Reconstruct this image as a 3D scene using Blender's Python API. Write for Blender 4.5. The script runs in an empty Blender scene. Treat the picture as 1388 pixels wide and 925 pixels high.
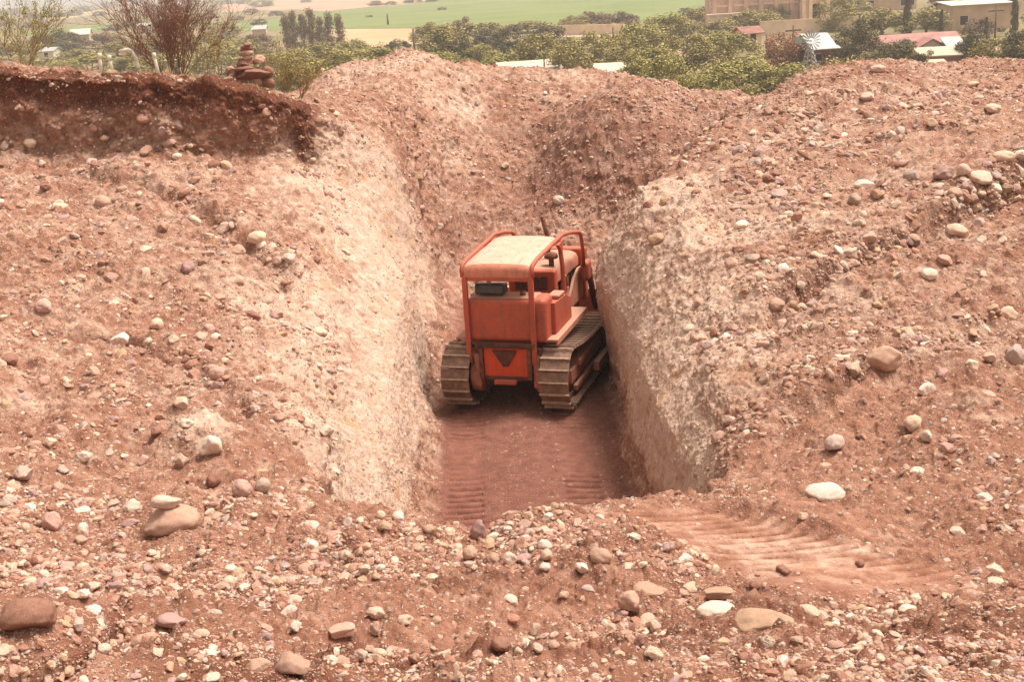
import bpy, math, random
import numpy as np
from mathutils import Vector, Matrix
from mathutils.bvhtree import BVHTree
random.seed(7); rng = np.random.default_rng(7)
SC = bpy.context.scene; COL = SC.collection
R = math.radians

# ------------------------------------------------------------------ camera
F = 1700.0; PITCH = math.atan(498.6/1700.0); ROLL = R(3.5); CZ = 8.1
fw = Vector((0, math.cos(PITCH), -math.sin(PITCH)))
up0 = Vector((0, math.sin(PITCH), math.cos(PITCH)))
rt = Vector((1, 0, 0))*math.cos(ROLL) - up0*math.sin(ROLL)
up = up0*math.cos(ROLL) + Vector((1, 0, 0))*math.sin(ROLL)
cam = bpy.data.objects.new('camera', bpy.data.cameras.new('camera')); COL.objects.link(cam)
cam.data.lens = 36*F/1388; cam.data.sensor_width = 36; cam.data.clip_start = .1; cam.data.clip_end = 9000
M = Matrix((rt, up, -fw)).transposed().to_4x4(); M.translation = Vector((0, 0, CZ)); cam.matrix_world = M
SC.camera = cam
# ------------------------------------------------------------------ light
SUN = Vector((.40, .14, .90)).normalized()
w = bpy.data.worlds.new('World'); SC.world = w; w.use_nodes = True
nt = w.node_tree; bg = nt.nodes['Background']
sky = nt.nodes.new('ShaderNodeTexSky'); sky.sky_type = 'NISHITA'; sky.sun_disc = False
sky.sun_elevation = math.asin(SUN.z); sky.sun_rotation = math.atan2(SUN.x, SUN.y)
sky.air_density = 1.0; sky.dust_density = 4.0; sky.ozone_density = 1.0
hs = nt.nodes.new('ShaderNodeHueSaturation'); hs.inputs['Saturation'].default_value = .10
wm_ = nt.nodes.new('ShaderNodeMix'); wm_.data_type = 'RGBA'; wm_.blend_type = 'MULTIPLY'; wm_.inputs[0].default_value = 1; wm_.inputs[7].default_value = (1, .90, .81, 1)
nt.links.new(sky.outputs[0], hs.inputs['Color']); nt.links.new(hs.outputs[0], wm_.inputs[6]); nt.links.new(wm_.outputs[2], bg.inputs[0])
bg.inputs[1].default_value = .115
sl = bpy.data.lights.new('sun', 'SUN'); sl.energy = 2.3; sl.angle = R(20); sl.color = (1, .92, .84)
so = bpy.data.objects.new('sun', sl); COL.objects.link(so)
so.rotation_euler = SUN.to_track_quat('Z', 'Y').to_euler()
SC.view_settings.view_transform = 'Standard'; SC.view_settings.look = 'None'
SC.view_settings.exposure = .98; SC.view_settings.gamma = 1
SC.render.engine = 'CYCLES'

def ray(u, v):
    return fw + rt*((u-694)/F) + up*((462.5-v)/F)
def P(u, v, Y):
    d = ray(u, v); t = Y/d.y; return Vector((d.x*t, Y, CZ+d.z*t))
def G(u, v, z=-6.0):
    d = ray(u, v); t = (z-CZ)/d.z; return Vector((d.x*t, d.y*t, z))
def proj(p):
    q = Vector(p)-Vector((0, 0, CZ)); z = q.dot(fw)
    return 694+F*q.dot(rt)/z, 462.5-F*q.dot(up)/z, z

# ------------------------------------------------------------------ helpers
def tag(o, label=None, cat=None, group=None, kind=None):
    if label: o['label'] = label
    if cat: o['category'] = cat
    if group: o['group'] = group
    if kind: o['kind'] = kind
    return o
def empty(name, loc=(0, 0, 0), rz=0):
    o = bpy.data.objects.new(name, None); COL.objects.link(o)
    o.location = loc; o.rotation_euler = (0, 0, rz); o.empty_display_size = .2
    return o
def mesh_np(name, V, Fq, mat, parent=None, smooth=True, attrs=None):
    """V (n,3), Fq (m,k) faces of one size"""
    me = bpy.data.meshes.new(name); n = len(V); m, k = Fq.shape
    me.vertices.add(n); me.vertices.foreach_set('co', np.ascontiguousarray(V, dtype=np.float32).ravel())
    me.loops.add(m*k); me.loops.foreach_set('vertex_index', np.ascontiguousarray(Fq, dtype=np.int32).ravel())
    me.polygons.add(m); me.polygons.foreach_set('loop_start', np.arange(0, m*k, k, dtype=np.int32))
    try: me.polygons.foreach_set('loop_total', np.full(m, k, dtype=np.int32))
    except Exception: pass
    me.polygons.foreach_set('use_smooth', np.full(m, smooth, dtype=bool))
    for an, av in (attrs or {}).items():
        if av.ndim == 1:
            a = me.attributes.new(an, 'FLOAT', 'POINT'); a.data.foreach_set('value', av.astype(np.float32))
        else:
            a = me.attributes.new(an, 'FLOAT_COLOR', 'POINT')
            c = np.ones((n, 4), np.float32); c[:, :3] = av; a.data.foreach_set('color', c.ravel())
    me.update(calc_edges=True)
    me.materials.append(mat)
    o = bpy.data.objects.new(name, me); COL.objects.link(o)
    if parent: o.parent = parent
    return o
class MB:
    def __init__(s): s.v = []; s.f = []
    def add(s, vs, fs):
        b = len(s.v); s.v += [tuple(x) for x in vs]; s.f += [tuple(i+b for i in f) for f in fs]; return s
    def box(s, x0, x1, y0, y1, z0, z1, rot=None, piv=None):
        vs = [Vector((x, y, z)) for x in (x0, x1) for y in (y0, y1) for z in (z0, z1)]
        if rot is not None:
            c = Vector(piv) if piv else Vector(((x0+x1)/2, (y0+y1)/2, (z0+z1)/2))
            vs = [c+rot@(q-c) for q in vs]
        return s.add(vs, [(0, 1, 3, 2), (4, 6, 7, 5), (0, 4, 5, 1), (2, 3, 7, 6), (0, 2, 6, 4), (1, 5, 7, 3)])
    def prism(s, prof, x0, x1, axis='x'):
        n = len(prof); f = {'x': lambda a, q: (a, q[0], q[1]), 'y': lambda a, q: (q[0], a, q[1]), 'z': lambda a, q: (q[0], q[1], a)}[axis]
        vs = [f(x0, q) for q in prof]+[f(x1, q) for q in prof]
        return s.add(vs, [tuple(range(n-1, -1, -1)), tuple(range(n, 2*n))]+[(i, (i+1) % n, n+(i+1) % n, n+i) for i in range(n)])
    def tube(s, pts, r, n=10, cap=True):
        pts = [Vector(p) for p in pts]; rs = r if isinstance(r, (list, tuple)) else [r]*len(pts)
        rings = []; ref = None
        for i, p in enumerate(pts):
            d = (pts[min(i+1, len(pts)-1)]-pts[max(i-1, 0)]).normalized()
            if ref is None: ref = d.orthogonal().normalized()
            a = (ref-d*ref.dot(d)); a = a.normalized() if a.length > 1e-5 else d.orthogonal().normalized(); ref = a
            b = d.cross(a)
            rings.append([p+(a*math.cos(t)+b*math.sin(t))*rs[i] for t in [2*math.pi*k/n for k in range(n)]])
        vs = [q for r_ in rings for q in r_]; fs = []
        for i in range(len(pts)-1):
            for k in range(n): fs.append((i*n+k, i*n+(k+1) % n, (i+1)*n+(k+1) % n, (i+1)*n+k))
        if cap: fs += [tuple(range(n-1, -1, -1)), tuple(range((len(pts)-1)*n, len(pts)*n))]
        return s.add(vs, fs)
    def build(s, name, mat, parent=None, bevel=0, smooth=False, seg=2):
        me = bpy.data.meshes.new(name); me.from_pydata(s.v, [], s.f); me.update()
        me.materials.append(mat)
        o = bpy.data.objects.new(name, me); COL.objects.link(o)
        if parent: o.parent = parent
        if bevel:
            b = o.modifiers.new('bevel', 'BEVEL'); b.width = bevel; b.segments = seg; b.limit_method = 'ANGLE'; b.angle_limit = R(35)
            for p in me.polygons: p.use_smooth = True
            wn = o.modifiers.new('wn', 'WEIGHTED_NORMAL')
        if smooth:
            for p in me.polygons: p.use_smooth = True
        return o

# numpy value noise ------------------------------------------------------
def _h(ix, iy, iz, seed):
    n = (ix*374761393+iy*668265263+iz*2147483647+seed*1274126177).astype(np.int64) & 0xffffffff
    n = ((n ^ (n >> 13))*1274126177) & 0xffffffff
    n = ((n ^ (n >> 15))*2246822519) & 0xffffffff
    return ((n ^ (n >> 16)) & 0xffffff).astype(np.float32)/float(0xffffff)*2-1
def vnoise(Q, seed=0):
    i = np.floor(Q).astype(np.int64); f = (Q-i).astype(np.float32); f = f*f*f*(f*(f*6-15)+10)
    r = 0
    for dx in (0, 1):
        wx = f[:, 0] if dx else 1-f[:, 0]
        for dy in (0, 1):
            wy = f[:, 1] if dy else 1-f[:, 1]
            for dz in (0, 1):
                wz = f[:, 2] if dz else 1-f[:, 2]
                r = r+_h(i[:, 0]+dx, i[:, 1]+dy, i[:, 2]+dz, seed)*wx*wy*wz
    return r

# ------------------------------------------------------------------ materials
MATS = {}
class NT:
    def __init__(s, name, rough=.9, spec=.2):
        s.m = bpy.data.materials.new(name); s.m.use_nodes = True; s.t = s.m.node_tree
        s.b = s.t.nodes['Principled BSDF']; s.b.inputs['Roughness'].default_value = rough
        s.b.inputs['Specular IOR Level'].default_value = spec
    def n(s, typ, **kw):
        x = s.t.nodes.new(typ)
        for k, v in kw.items():
            if k in x.inputs: x.inputs[k].default_value = v
            else: setattr(x, k, v)
        return x
    def l(s, a, b): s.t.links.new(a, b)
    def coord(s, obj=False):
        return s.n('ShaderNodeTexCoord').outputs['Object'] if obj else s.n('ShaderNodeNewGeometry').outputs['Position']
    def noise(s, vec, scale, detail=4, rough=.55, out=0):
        x = s.n('ShaderNodeTexNoise'); x.inputs['Scale'].default_value = scale; x.inputs['Detail'].default_value = detail
        x.inputs['Roughness'].default_value = rough; s.l(vec, x.inputs['Vector']); return x.outputs[out]
    def voro(s, vec, scale, feature='F1', rnd=1):
        x = s.n('ShaderNodeTexVoronoi'); x.feature = feature; x.inputs['Scale'].default_value = scale
        x.inputs['Randomness'].default_value = rnd; s.l(vec, x.inputs['Vector']); return x
    def ramp(s, fac, stops):
        x = s.n('ShaderNodeValToRGB'); e = x.color_ramp.elements
        while len(e) < len(stops): e.new(.5)
        for i, (p, c) in enumerate(stops):
            e[i].position = p; e[i].color = (*c, 1) if not isinstance(c, (int, float)) else (c, c, c, 1)
        s.l(fac, x.inputs[0]); return x.outputs[0]
    def mix(s, fac, a, b, mode='MIX'):
        x = s.n('ShaderNodeMix'); x.data_type = 'RGBA'; x.blend_type = mode
        for sock, val in ((x.inputs[0], fac), (x.inputs[6], a), (x.inputs[7], b)):
            if hasattr(val, 'is_linked') or hasattr(val, 'links'): s.l(val, sock)
            elif isinstance(val, (int, float)): sock.default_value = val
            else: sock.default_value = (*val, 1)
        return x.outputs[2]
    def math(s, op, a, b=None, c=None):
        x = s.n('ShaderNodeMath'); x.operation = op
        for i, val in enumerate((a, b, c)):
            if val is None: continue
            if isinstance(val, (int, float)): x.inputs[i].default_value = val
            else: s.l(val, x.inputs[i])
        return x.outputs[0]
    def bump(s, h, dist, strength=1, prev=None):
        x = s.n('ShaderNodeBump'); x.inputs['Strength'].default_value = strength; x.inputs['Distance'].default_value = dist
        s.l(h, x.inputs['Height'])
        if prev is not None: s.l(prev, x.inputs['Normal'])
        return x.outputs[0]
    def color(s, c): s.l(c, s.b.inputs['Base Color'])
    def normal(s, c): s.l(c, s.b.inputs['Normal'])

def simple(name, col, rough=.8, var=.25, scale=4, bump=0, bscale=40, metal=0, spec=.3, obj=True):
    m = NT(name, rough, spec); v = m.coord(obj)
    n = m.noise(v, scale, 5)
    c2 = tuple(x*(1-var) for x in col); c1 = tuple(min(1, x*(1+var)) for x in col)
    m.color(m.ramp(n, [(.3, c2), (.7, c1)])); m.b.inputs['Metallic'].default_value = metal
    if bump: m.normal(m.bump(m.noise(v, bscale, 4), bump))
    return m.m

def soil_mat():
    m = NT('soil', .95, .1); v = m.coord()
    big = m.noise(v, .9, 6, .6); mid = m.noise(v, 4.5, 5, .6); fine = m.noise(v, 22, 5, .65)
    att = m.n('ShaderNodeAttribute', attribute_name='zone'); sep = m.n('ShaderNodeSeparateColor'); m.l(att.outputs['Color'], sep.inputs[0])
    pale, dark, damp = sep.outputs[0], sep.outputs[1], sep.outputs[2]
    red = m.ramp(mid, [(.25, (.195, .082, .052)), (.5, (.305, .147, .096)), (.75, (.43, .240, .165))])
    tan = m.ramp(mid, [(.25, (.44, .265, .19)), (.5, (.55, .385, .295)), (.8, (.68, .525, .41))])
    pm = m.math('ADD', pale, m.math('MULTIPLY', m.math('SUBTRACT', big, .5), 1.3))
    pm = m.math('ADD', pm, m.math('MULTIPLY', m.math('SUBTRACT', mid, .5), .9))
    pm = m.math('ADD', pm, m.math('MULTIPLY', m.math('SUBTRACT', fine, .5), .5))
    pf = m.ramp(pm, [(.25, 0.0), (.85, 1.0)])
    c = m.mix(pf, red, tan)
    # orange stain
    och = m.noise(v, 1.7, 4, .6); of = m.math('MULTIPLY', m.ramp(och, [(.55, 0.0), (.72, .55)]), pale)
    c = m.mix(of, c, (.52, .25, .10))
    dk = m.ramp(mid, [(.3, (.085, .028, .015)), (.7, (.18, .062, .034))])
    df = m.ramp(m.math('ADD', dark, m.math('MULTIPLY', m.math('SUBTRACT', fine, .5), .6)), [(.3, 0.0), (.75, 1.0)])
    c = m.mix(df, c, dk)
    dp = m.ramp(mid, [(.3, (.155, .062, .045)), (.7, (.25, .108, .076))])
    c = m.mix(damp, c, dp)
    nodamp = m.math('MAXIMUM', m.math('SUBTRACT', m.math('SUBTRACT', 1.0, m.math('MULTIPLY', damp, .6)), m.math('MULTIPLY', dark, .6)), 0.0)
    pr_a = m.n('ShaderNodeAttribute', attribute_name='press').outputs['Fac']; npress = m.math('SUBTRACT', 1.0, m.math('MULTIPLY', pr_a, .6)); nodamp = m.math('MULTIPLY', nodamp, npress); fineb = m.math('MULTIPLY', fine, npress)
    # embedded pebbles at several sizes
    h = None; nor = None
    wv = m.n('ShaderNodeVectorMath'); wv.operation = 'ADD'
    dn = m.n('ShaderNodeTexNoise'); dn.inputs['Scale'].default_value = 30; m.l(v, dn.inputs['Vector'])
    sc = m.n('ShaderNodeVectorMath'); sc.operation = 'SCALE'; sc.inputs[3].default_value = .02
    m.l(dn.outputs['Color'], sc.inputs[0]); m.l(v, wv.inputs[0]); m.l(sc.outputs[0], wv.inputs[1]); vv = wv.outputs[0]
    for scl, rad, prob, dist in ((9, .36, .55, .030), (19, .40, .55, .016), (42, .42, .55, .008), (90, .42, .5, .004)):
        vo = m.voro(vv, scl); s3 = m.n('ShaderNodeSeparateColor'); m.l(vo.outputs['Color'], s3.inputs[0])
        keep = m.math('LESS_THAN', s3.outputs[0], prob)
        rr = m.math('MULTIPLY', m.math('MULTIPLY_ADD', s3.outputs[1], .7, .3), rad)
        dome = m.math('SUBTRACT', 1.0, m.math('DIVIDE', vo.outputs['Distance'], rr))
        dome = m.math('MULTIPLY', m.math('MAXIMUM', dome, 0.0), keep)
        mask = m.math('MULTIPLY', m.math('MINIMUM', m.math('MULTIPLY', dome, 5.0), 1.0), nodamp)
        pc = m.ramp(s3.outputs[2], [(.0, (.26, .12, .08)), (.3, (.42, .24, .17)), (.55, (.55, .40, .29)), (.75, (.45, .33, .30)), (.9, (.74, .62, .48))])
        pc = m.mix(m.math('MULTIPLY', pf, .75), pc, (.60, .44, .33))
        c = m.mix(m.math('MULTIPLY', mask, .85), c, pc)
        nor = m.bump(m.math('POWER', m.math('MULTIPLY', dome, nodamp), .5), dist, 1, nor)
    nor = m.bump(fineb, .03, 1, nor); nor = m.bump(m.noise(v, 90, 4, .7), .005, 1, nor)
    m.normal(nor); m.color(c); return m.m

def stone_mat(name, vattr=False):
    m = NT(name, .85, .2); v = m.coord(not vattr)
    if vattr:
        a = m.n('ShaderNodeAttribute', attribute_name='tint'); base = a.outputs['Color']
    else:
        oi = m.n('ShaderNodeObjectInfo'); base = oi.outputs['Color']
    n = m.noise(v, 9 if vattr else 5, 5, .65)
    c = m.mix(m.ramp(n, [(.35, 0.0), (.7, .5)]), base, (.34, .16, .105))
    n2 = m.noise(v, 30, 4, .7)
    c = m.mix(m.ramp(n2, [(.5, 0.0), (.75, .35)]), c, (.72, .62, .50))
    m.color(c); m.normal(m.bump(n2, .004 if vattr else .0012, 1, m.bump(n, .010 if vattr else .004, .8))); return m.m

SOIL = soil_mat(); STONE = stone_mat('field_stone'); GRAVEL = stone_mat('gravel_stone', True)

# ------------------------------------------------------------------ terrain control net
W = lambda x, y, z: Vector((x, y, z))
xs0 = [-9, -7, -5, -3.5, -2.2, -1.4, -.7, 0, .7, 1.4, 2.2, 3.5, 5, 7, 9]
uC = [-250, -20, 130, 280, 400, 500, 590, 680, 770, 860, 960, 1080, 1230, 1400, 1650]
rows = []
rows.append([W(x, -5, 5.9) for x in xs0])
rows.append([W(x*.8, .8, 5.95) for x in xs0])
rows.append([P(u, 935, 4.3) for u in uC])
rows.append([P(u, v, 5.7) for u, v in zip(uC, [850, 845, 850, 855, 860, 860, 862, 862, 865, 865, 862, 868, 875, 880, 890])])
rows.append([P(u, v, 7.4) for u, v in zip(uC, [770, 765, 772, 778, 780, 782, 785, 785, 785, 785, 785, 790, 800, 805, 810])])
rows.append([P(u, v, 9.4) for u, v in zip([-250, -20, 130, 280, 400, 495, 585, 648, 700, 770, 870, 1040, 1230, 1400, 1650],
                                         [690, 690, 696, 697, 692, 700, 712, 722, 702, 689, 690, 700, 700, 695, 690])])
rows.append([P(-250, 605, 11.6), P(0, 610, 11.6), P(150, 620, 11.6), P(300, 632, 11.6), P(430, 660, 11.4), W(-1.9, 11.5, 1.5), W(-1.4, 11.7, .1), W(.2, 11.8, 0),
             W(1.85, 11.9, .1), W(2.15, 11.5, 2.1), P(965, 668, 11.2), P(1110, 640, 11.5), P(1250, 625, 11.5), P(1400, 612, 11.5), P(1650, 600, 11.5)])
rows.append([P(-250, 500, 14.8), P(0, 505, 14.6), P(140, 512, 14.5), P(280, 525, 14.5), P(420, 570, 14.5), W(-2.0, 14.5, 1.35), W(-1.4, 14.5, 0), W(.2, 14.5, 0),
             W(1.86, 14.5, 0), W(2.15, 14.5, 1.8), P(985, 590, 14.3), P(1130, 540, 14.5), P(1260, 520, 14.5), P(1400, 505, 14.5), P(1650, 490, 14.5)])
rows.append([P(-250, 395, 18.8), P(0, 400, 18.5), P(140, 407, 18.4), P(280, 420, 18.4), P(405, 465, 18.4), W(-2.0, 18.4, 1.5), W(-1.42, 18.4, 0), W(.2, 18.4, 0),
             W(1.87, 18.4, 0), W(2.12, 18.4, 1.7), P(975, 448, 18.4), P(1110, 425, 18.4), P(1250, 405, 18.4), P(1400, 385, 18.4), P(1650, 370, 18.4)])
rows.append([P(-250, 305, 22.5), P(0, 312, 22), P(130, 318, 22), P(270, 328, 22), P(400, 365, 22), W(-2.15, 22, 1.8), W(-1.52, 22, 0), W(.2, 22, 0),
             W(1.92, 22, 0), W(2.0, 22, 2.0), P(925, 322, 22), P(1080, 310, 22), P(1240, 292, 22), P(1400, 275, 22), P(1650, 258, 22)])
rows.append([P(-250, 245, 25.5), P(0, 250, 25), P(130, 252, 25), P(270, 257, 25), P(405, 280, 25), W(-2.15, 25, 2.2), W(-1.55, 25, 0), W(.5, 25, 0),
             W(1.98, 24.9, 0), W(1.84, 25.2, 2.1), P(868, 262, 25.8), P(1050, 232, 26), P(1220, 207, 26), P(1400, 192, 26), P(1650, 175, 26)])
rows.append([P(-250, 205, 27.5), P(0, 208, 27), P(130, 212, 27), P(280, 216, 27), P(408, 222, 27.8), P(520, 325, 28), W(-1.5, 28, 0), W(1.0, 28, 0),
             W(3.5, 28, 0), W(3.4, 28.5, 2.4), P(930, 208, 30), P(1070, 168, 31), P(1220, 150, 31), P(1400, 140, 31), P(1650, 130, 31)])
rows.append([P(-250, 104, 27.9), P(0, 99, 27.35), P(140, 112, 27.35), P(290, 121, 27.5), P(411, 148, 28.4), P(520, 205, 30.5), W(-1.45, 31, .2), W(1.2, 31, 0),
             W(3.9, 31, 0), W(4.2, 31.5, 2.5), P(965, 182, 33), P(1080, 132, 34), P(1220, 118, 34), P(1400, 112, 34), P(1650, 100, 34)])
rows.append([P(-250, 92, 29.5), P(0, 93, 29), P(130, 104, 29.2), P(270, 114, 29.8), P(400, 128, 30.6), P(530, 150, 35), P(628, 285, 35.2), P(700, 300, 35.2),
             P(800, 270, 35), P(895, 222, 35.2), P(1000, 157, 36), P(1100, 108, 36.8), P(1215, 96, 37), P(1400, 89, 37), P(1650, 78, 37)])
rows.append([W(-21, 34, 5.3), W(-14, 34, 5.4), W(-10, 34, 5.2), W(-7.8, 34.5, 5.0), P(425, 132, 37.5), P(538, 112, 39), P(640, 175, 39.3), P(725, 200, 39),
             P(835, 172, 38.6), P(925, 162, 38.8), P(1010, 138, 39.5), P(1112, 120, 40.5), P(1225, 112, 41), P(1400, 108, 41), P(1650, 95, 41)])
rows.append([W(-25, 41, 2.5), W(-17, 41, 2.6), W(-12.5, 41, 2.8), W(-9.5, 41, 3.4), P(452, 108, 42.8), P(550, 84, 43), P(640, 88, 43.3), P(740, 97, 43.5),
             P(850, 103, 43.5), P(935, 127, 43.2), P(1010, 129, 43.2), W(11.2, 45, 2.6), W(14.8, 45, 2.5), W(19.5, 45, 2.5), W(27, 45, 2.5)])
xq = [-32, -22, -16, -11.5, -7.5, -4.3, -1.3, 1.5, 4.3, 6.8, 9.2, 12.5, 16, 21, 31]
rows.append([W(x, 48.5, 1.6) for x in xq])
rows.append([W(x*1.5, 62, -3.6) for x in xq])
rows.append([W(x*2.0, 82, -6.9) for x in xq])
rows.insert(0, [W(x*2, -35, -6.9) for x in xs0])
for r_ in rows:      # skirts: the hill falls away on both sides
    a, b = r_[0], r_[-1]
    r_.insert(0, W(a.x-14, a.y, max(-6.9, a.z-2.0))); r_.insert(0, W(a.x-42, a.y, -6.9))
    r_.append(W(b.x+14, b.y, max(-6.9, b.z-1.0))); r_.append(W(b.x+42, b.y, -6.9))
NET = np.array([[list(p) for p in r_] for r_ in rows]); NR, NC = NET.shape[:2]

def axis_params(counts):
    out = []
    for i, c in enumerate(counts): out.append(i+np.arange(c)/c)
    return np.concatenate(out+[np.array([len(counts)])])
def spline(ctrl, t, lin=.35):
    """ctrl (n, ...) -> (len(t), ...), Catmull-Rom blended with linear"""
    n = len(ctrl); i = np.clip(np.floor(t).astype(int), 0, n-2); f = (t-i).reshape((-1,)+(1,)*(ctrl.ndim-1))
    p0 = ctrl[np.clip(i-1, 0, n-1)]; p1 = ctrl[i]; p2 = ctrl[i+1]; p3 = ctrl[np.clip(i+2, 0, n-1)]
    cr = .5*((2*p1)+(-p0+p2)*f+(2*p0-5*p1+4*p2-p3)*f**2+(-p0+3*p1-3*p2+p3)*f**3)
    return cr*(1-lin)+(p1*(1-f)+p2*f)*lin
colc = [10, 14, 60, 92, 92, 92, 92, 92, 70, 70, 92, 92, 92, 92, 92, 60, 14, 10]
rowc = [10, 22, 60, 120, 120, 120, 90, 90, 100, 95, 85, 70, 60, 70, 80, 80, 50, 22, 12]
rowc[5] = 170; rowc[7] = 180; rowc[8] = 210; rowc[9] = 200; rowc = rowc[:NR-1]; assert len(rowc) == NR-1 and len(colc) == NC-1, (NR, NC, len(rowc), len(colc))
ta = axis_params(rowc); tb = axis_params(colc)
S1 = spline(NET, ta)                                       # (A, NC, 3)
S = spline(S1.transpose(1, 0, 2), tb).transpose(1, 0, 2)    # (A, B, 3)
A_, B_ = S.shape[:2]
def normals(S):
    du = np.gradient(S, axis=0); dv = np.gradient(S, axis=1)
    n = np.cross(dv, du); return n/(np.linalg.norm(n, axis=2, keepdims=True)+1e-9)
V = S.reshape(-1, 3); N = normals(S).reshape(-1, 3)
cx = lambda u, v, Y: np.array(P(u, v, Y))
# gentle mounds: u, v, Y, radius m, height m
for (u, v, Y, r, h) in [(560, 84, 43, 1.6, .18), (700, 92, 43.4, 1.0, .12), (795, 94, 43.4, 1.2, .22), (900, 118, 43, .9, .3), (955, 130, 43, .7, -.15), (1025, 128, 43, 1.2, -.35), (1025, 140, 39.3, 1.5, -.3),
                        (1145, 100, 36.8, 1.6, .30), (1180, 104, 36.8, .6, -.16), (1212, 95, 37, 1.1, .1), (1330, 90, 37, 1.4, .2), (1280, 100, 37, .9, -.12),
                        (500, 100, 42, 1.3, .12), (830, 695, 9.3, .32, .06), (750, 700, 9.0, .35, .05), (800, 760, 8, .5, .10), (1040, 850, 6.2, .28, .12),
                        (60, 880, 5.2, .5, -.1), (1150, 870, 5.6, .6, -.10), (300, 620, 12, .5, .18), (270, 600, 12.3, .3, .15), (835, 215, 37.6, 2.3, 1.25), (900, 170, 39.5, 2.0, .5), (725, 170, 39, 1.0, -.55), (700, 240, 36.8, .9, -.5), (585, 120, 41, 1.5, .15), (590, 180, 38.5, 1.3, .35), (800, 120, 42.3, 1.5, -.25), (850, 770, 7.8, .6, .14), (420, 800, 7, .6, .1), (250, 720, 8.8, .7, .14),
                        (50, 350, 20.5, 2.4, .25), (1330, 330, 19, 1.6, .22), (1180, 400, 18.5, 1.2, .1)]:
    c = cx(u, v, Y); d2 = ((V[:, 0]-c[0])**2+(V[:, 1]-c[1])**2)/(r*r); V[:, 2] += h*np.exp(-d2)
def smooth(x, a, b): t = np.clip((x-a)/(b-a), 0, 1); return t*t*(3-2*t)
# ledge on the right slope: the ground drops towards the camera side of a slanting line
def seg_side(V, pts):
    """signed offset (m) across a plan polyline and distance along"""
    best = np.full(len(V), 1e9); sg = np.zeros(len(V)); al = np.zeros(len(V))
    for k in range(len(pts)-1):
        a = np.array(pts[k][:2]); b = np.array(pts[k+1][:2]); e = b-a; L = np.linalg.norm(e)
        q = V[:, :2]-a; s = np.clip((q@e)/L/L, 0, 1); pr = a+s[:, None]*e; dd = np.linalg.norm(V[:, :2]-pr, axis=1)
        cr = e[0]*q[:, 1]-e[1]*q[:, 0]; m = dd < best
        best[m] = dd[m]; sg[m] = np.sign(cr[m])*dd[m]; al[m] = k+s[m]
    return sg, al
lp = [tuple(P(1040, 450, 17.6)), tuple(P(1130, 405, 19)), tuple(P(1230, 350, 20)), tuple(P(1320, 300, 21.3)), tuple(P(1400, 255, 22.8)), tuple(P(1520, 200, 24.5))]
jit = vnoise(V*1.3, 31)*.22+vnoise(V*4, 32)*.08
sg, al = seg_side(V, lp); sgj = sg+jit
fade = np.clip(al*1.2, 0, 1)
def berm(s, H, wH, D, wD): k = 1/(1+np.exp(-np.clip(s/.035, -30, 30))); e = smooth(s, wD*.5, wD*1.5); return H*np.exp(-np.maximum(-s, 0)/wH)*(1-k)+k*(-D*(1-e)+D*.75*e*np.exp(-np.maximum(s-wD*1.5, 0)/1.3))
V[:, 2] += fade*berm(sgj, .22, .8, .42, .45)
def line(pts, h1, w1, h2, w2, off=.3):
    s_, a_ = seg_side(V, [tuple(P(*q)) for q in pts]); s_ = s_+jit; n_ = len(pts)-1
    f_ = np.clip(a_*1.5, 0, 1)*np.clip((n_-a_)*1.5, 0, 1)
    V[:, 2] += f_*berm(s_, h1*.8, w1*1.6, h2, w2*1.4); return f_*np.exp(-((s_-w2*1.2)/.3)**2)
ln2 = line([(1050, 590, 13.2), (1150, 530, 14.3), (1260, 480, 15.4), (1400, 420, 16.8), (1520, 380, 18)], .30, .5, .22, .3)
ln3 = line([(940, 300, 23), (1040, 270, 24.5), (1160, 225, 26.5), (1290, 205, 27), (1420, 190, 27.5)], .30, .6, .25, .35)
ln4 = line([(990, 240, 28), (1080, 190, 30), (1170, 140, 32), (1260, 105, 34)], .35, .7, .22, .4)
ln5 = line([(30, 480, 16), (140, 470, 16.3), (260, 520, 14.8), (380, 600, 12.8), (440, 660, 11.6)], .16, .4, .16, .3)
ln6 = line([(0, 270, 24), (110, 255, 25), (230, 300, 23.5), (330, 360, 21.5), (410, 440, 19)], .22, .5, .18, .35)
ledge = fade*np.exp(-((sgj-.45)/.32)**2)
# crawler print masks (compacted soil there)
def saw(q): q = q-np.floor(q); return np.exp(-((q-.5)/.20)**4)
def groove(q): q = q-np.floor(q); return np.exp(-((q-.5)/.17)**2)
def smooth(x, a, b): t = np.clip((x-a)/(b-a), 0, 1); return t*t*(3-2*t)
wob = vnoise(V*1.1, 20)*.05
c = P(1060, 745, 8.2); dirr = np.array([math.cos(R(27)), math.sin(R(27))])
q1 = (V[:, 0]-c.x)*dirr[0]+(V[:, 1]-c.y)*dirr[1]; q2 = -(V[:, 0]-c.x)*dirr[1]+(V[:, 1]-c.y)*dirr[0]
prn = (1-smooth(np.abs(q1+q2*.25+wob*2)/.74, .75, 1.1))*(1-smooth(np.abs(q2-.1)/1.2, .8, 1.1))
prn = np.maximum(prn, .35*(1-smooth(np.abs(q1-1.15+q2*.25+wob*2)/.32, .75, 1.1))*(1-smooth(np.abs(q2-.15)/.95, .8, 1.1)))
flp = np.zeros(len(V))
for x0, x1 in ((-1.22, -.62), (.72, 1.32)):
    flp = np.maximum(flp, smooth(V[:, 0], x0-.04, x0+.04)*(1-smooth(V[:, 0], x1-.04, x1+.04))*(V[:, 1] > 12)*(V[:, 1] < 23.3)*(V[:, 2] < .5))
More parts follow.
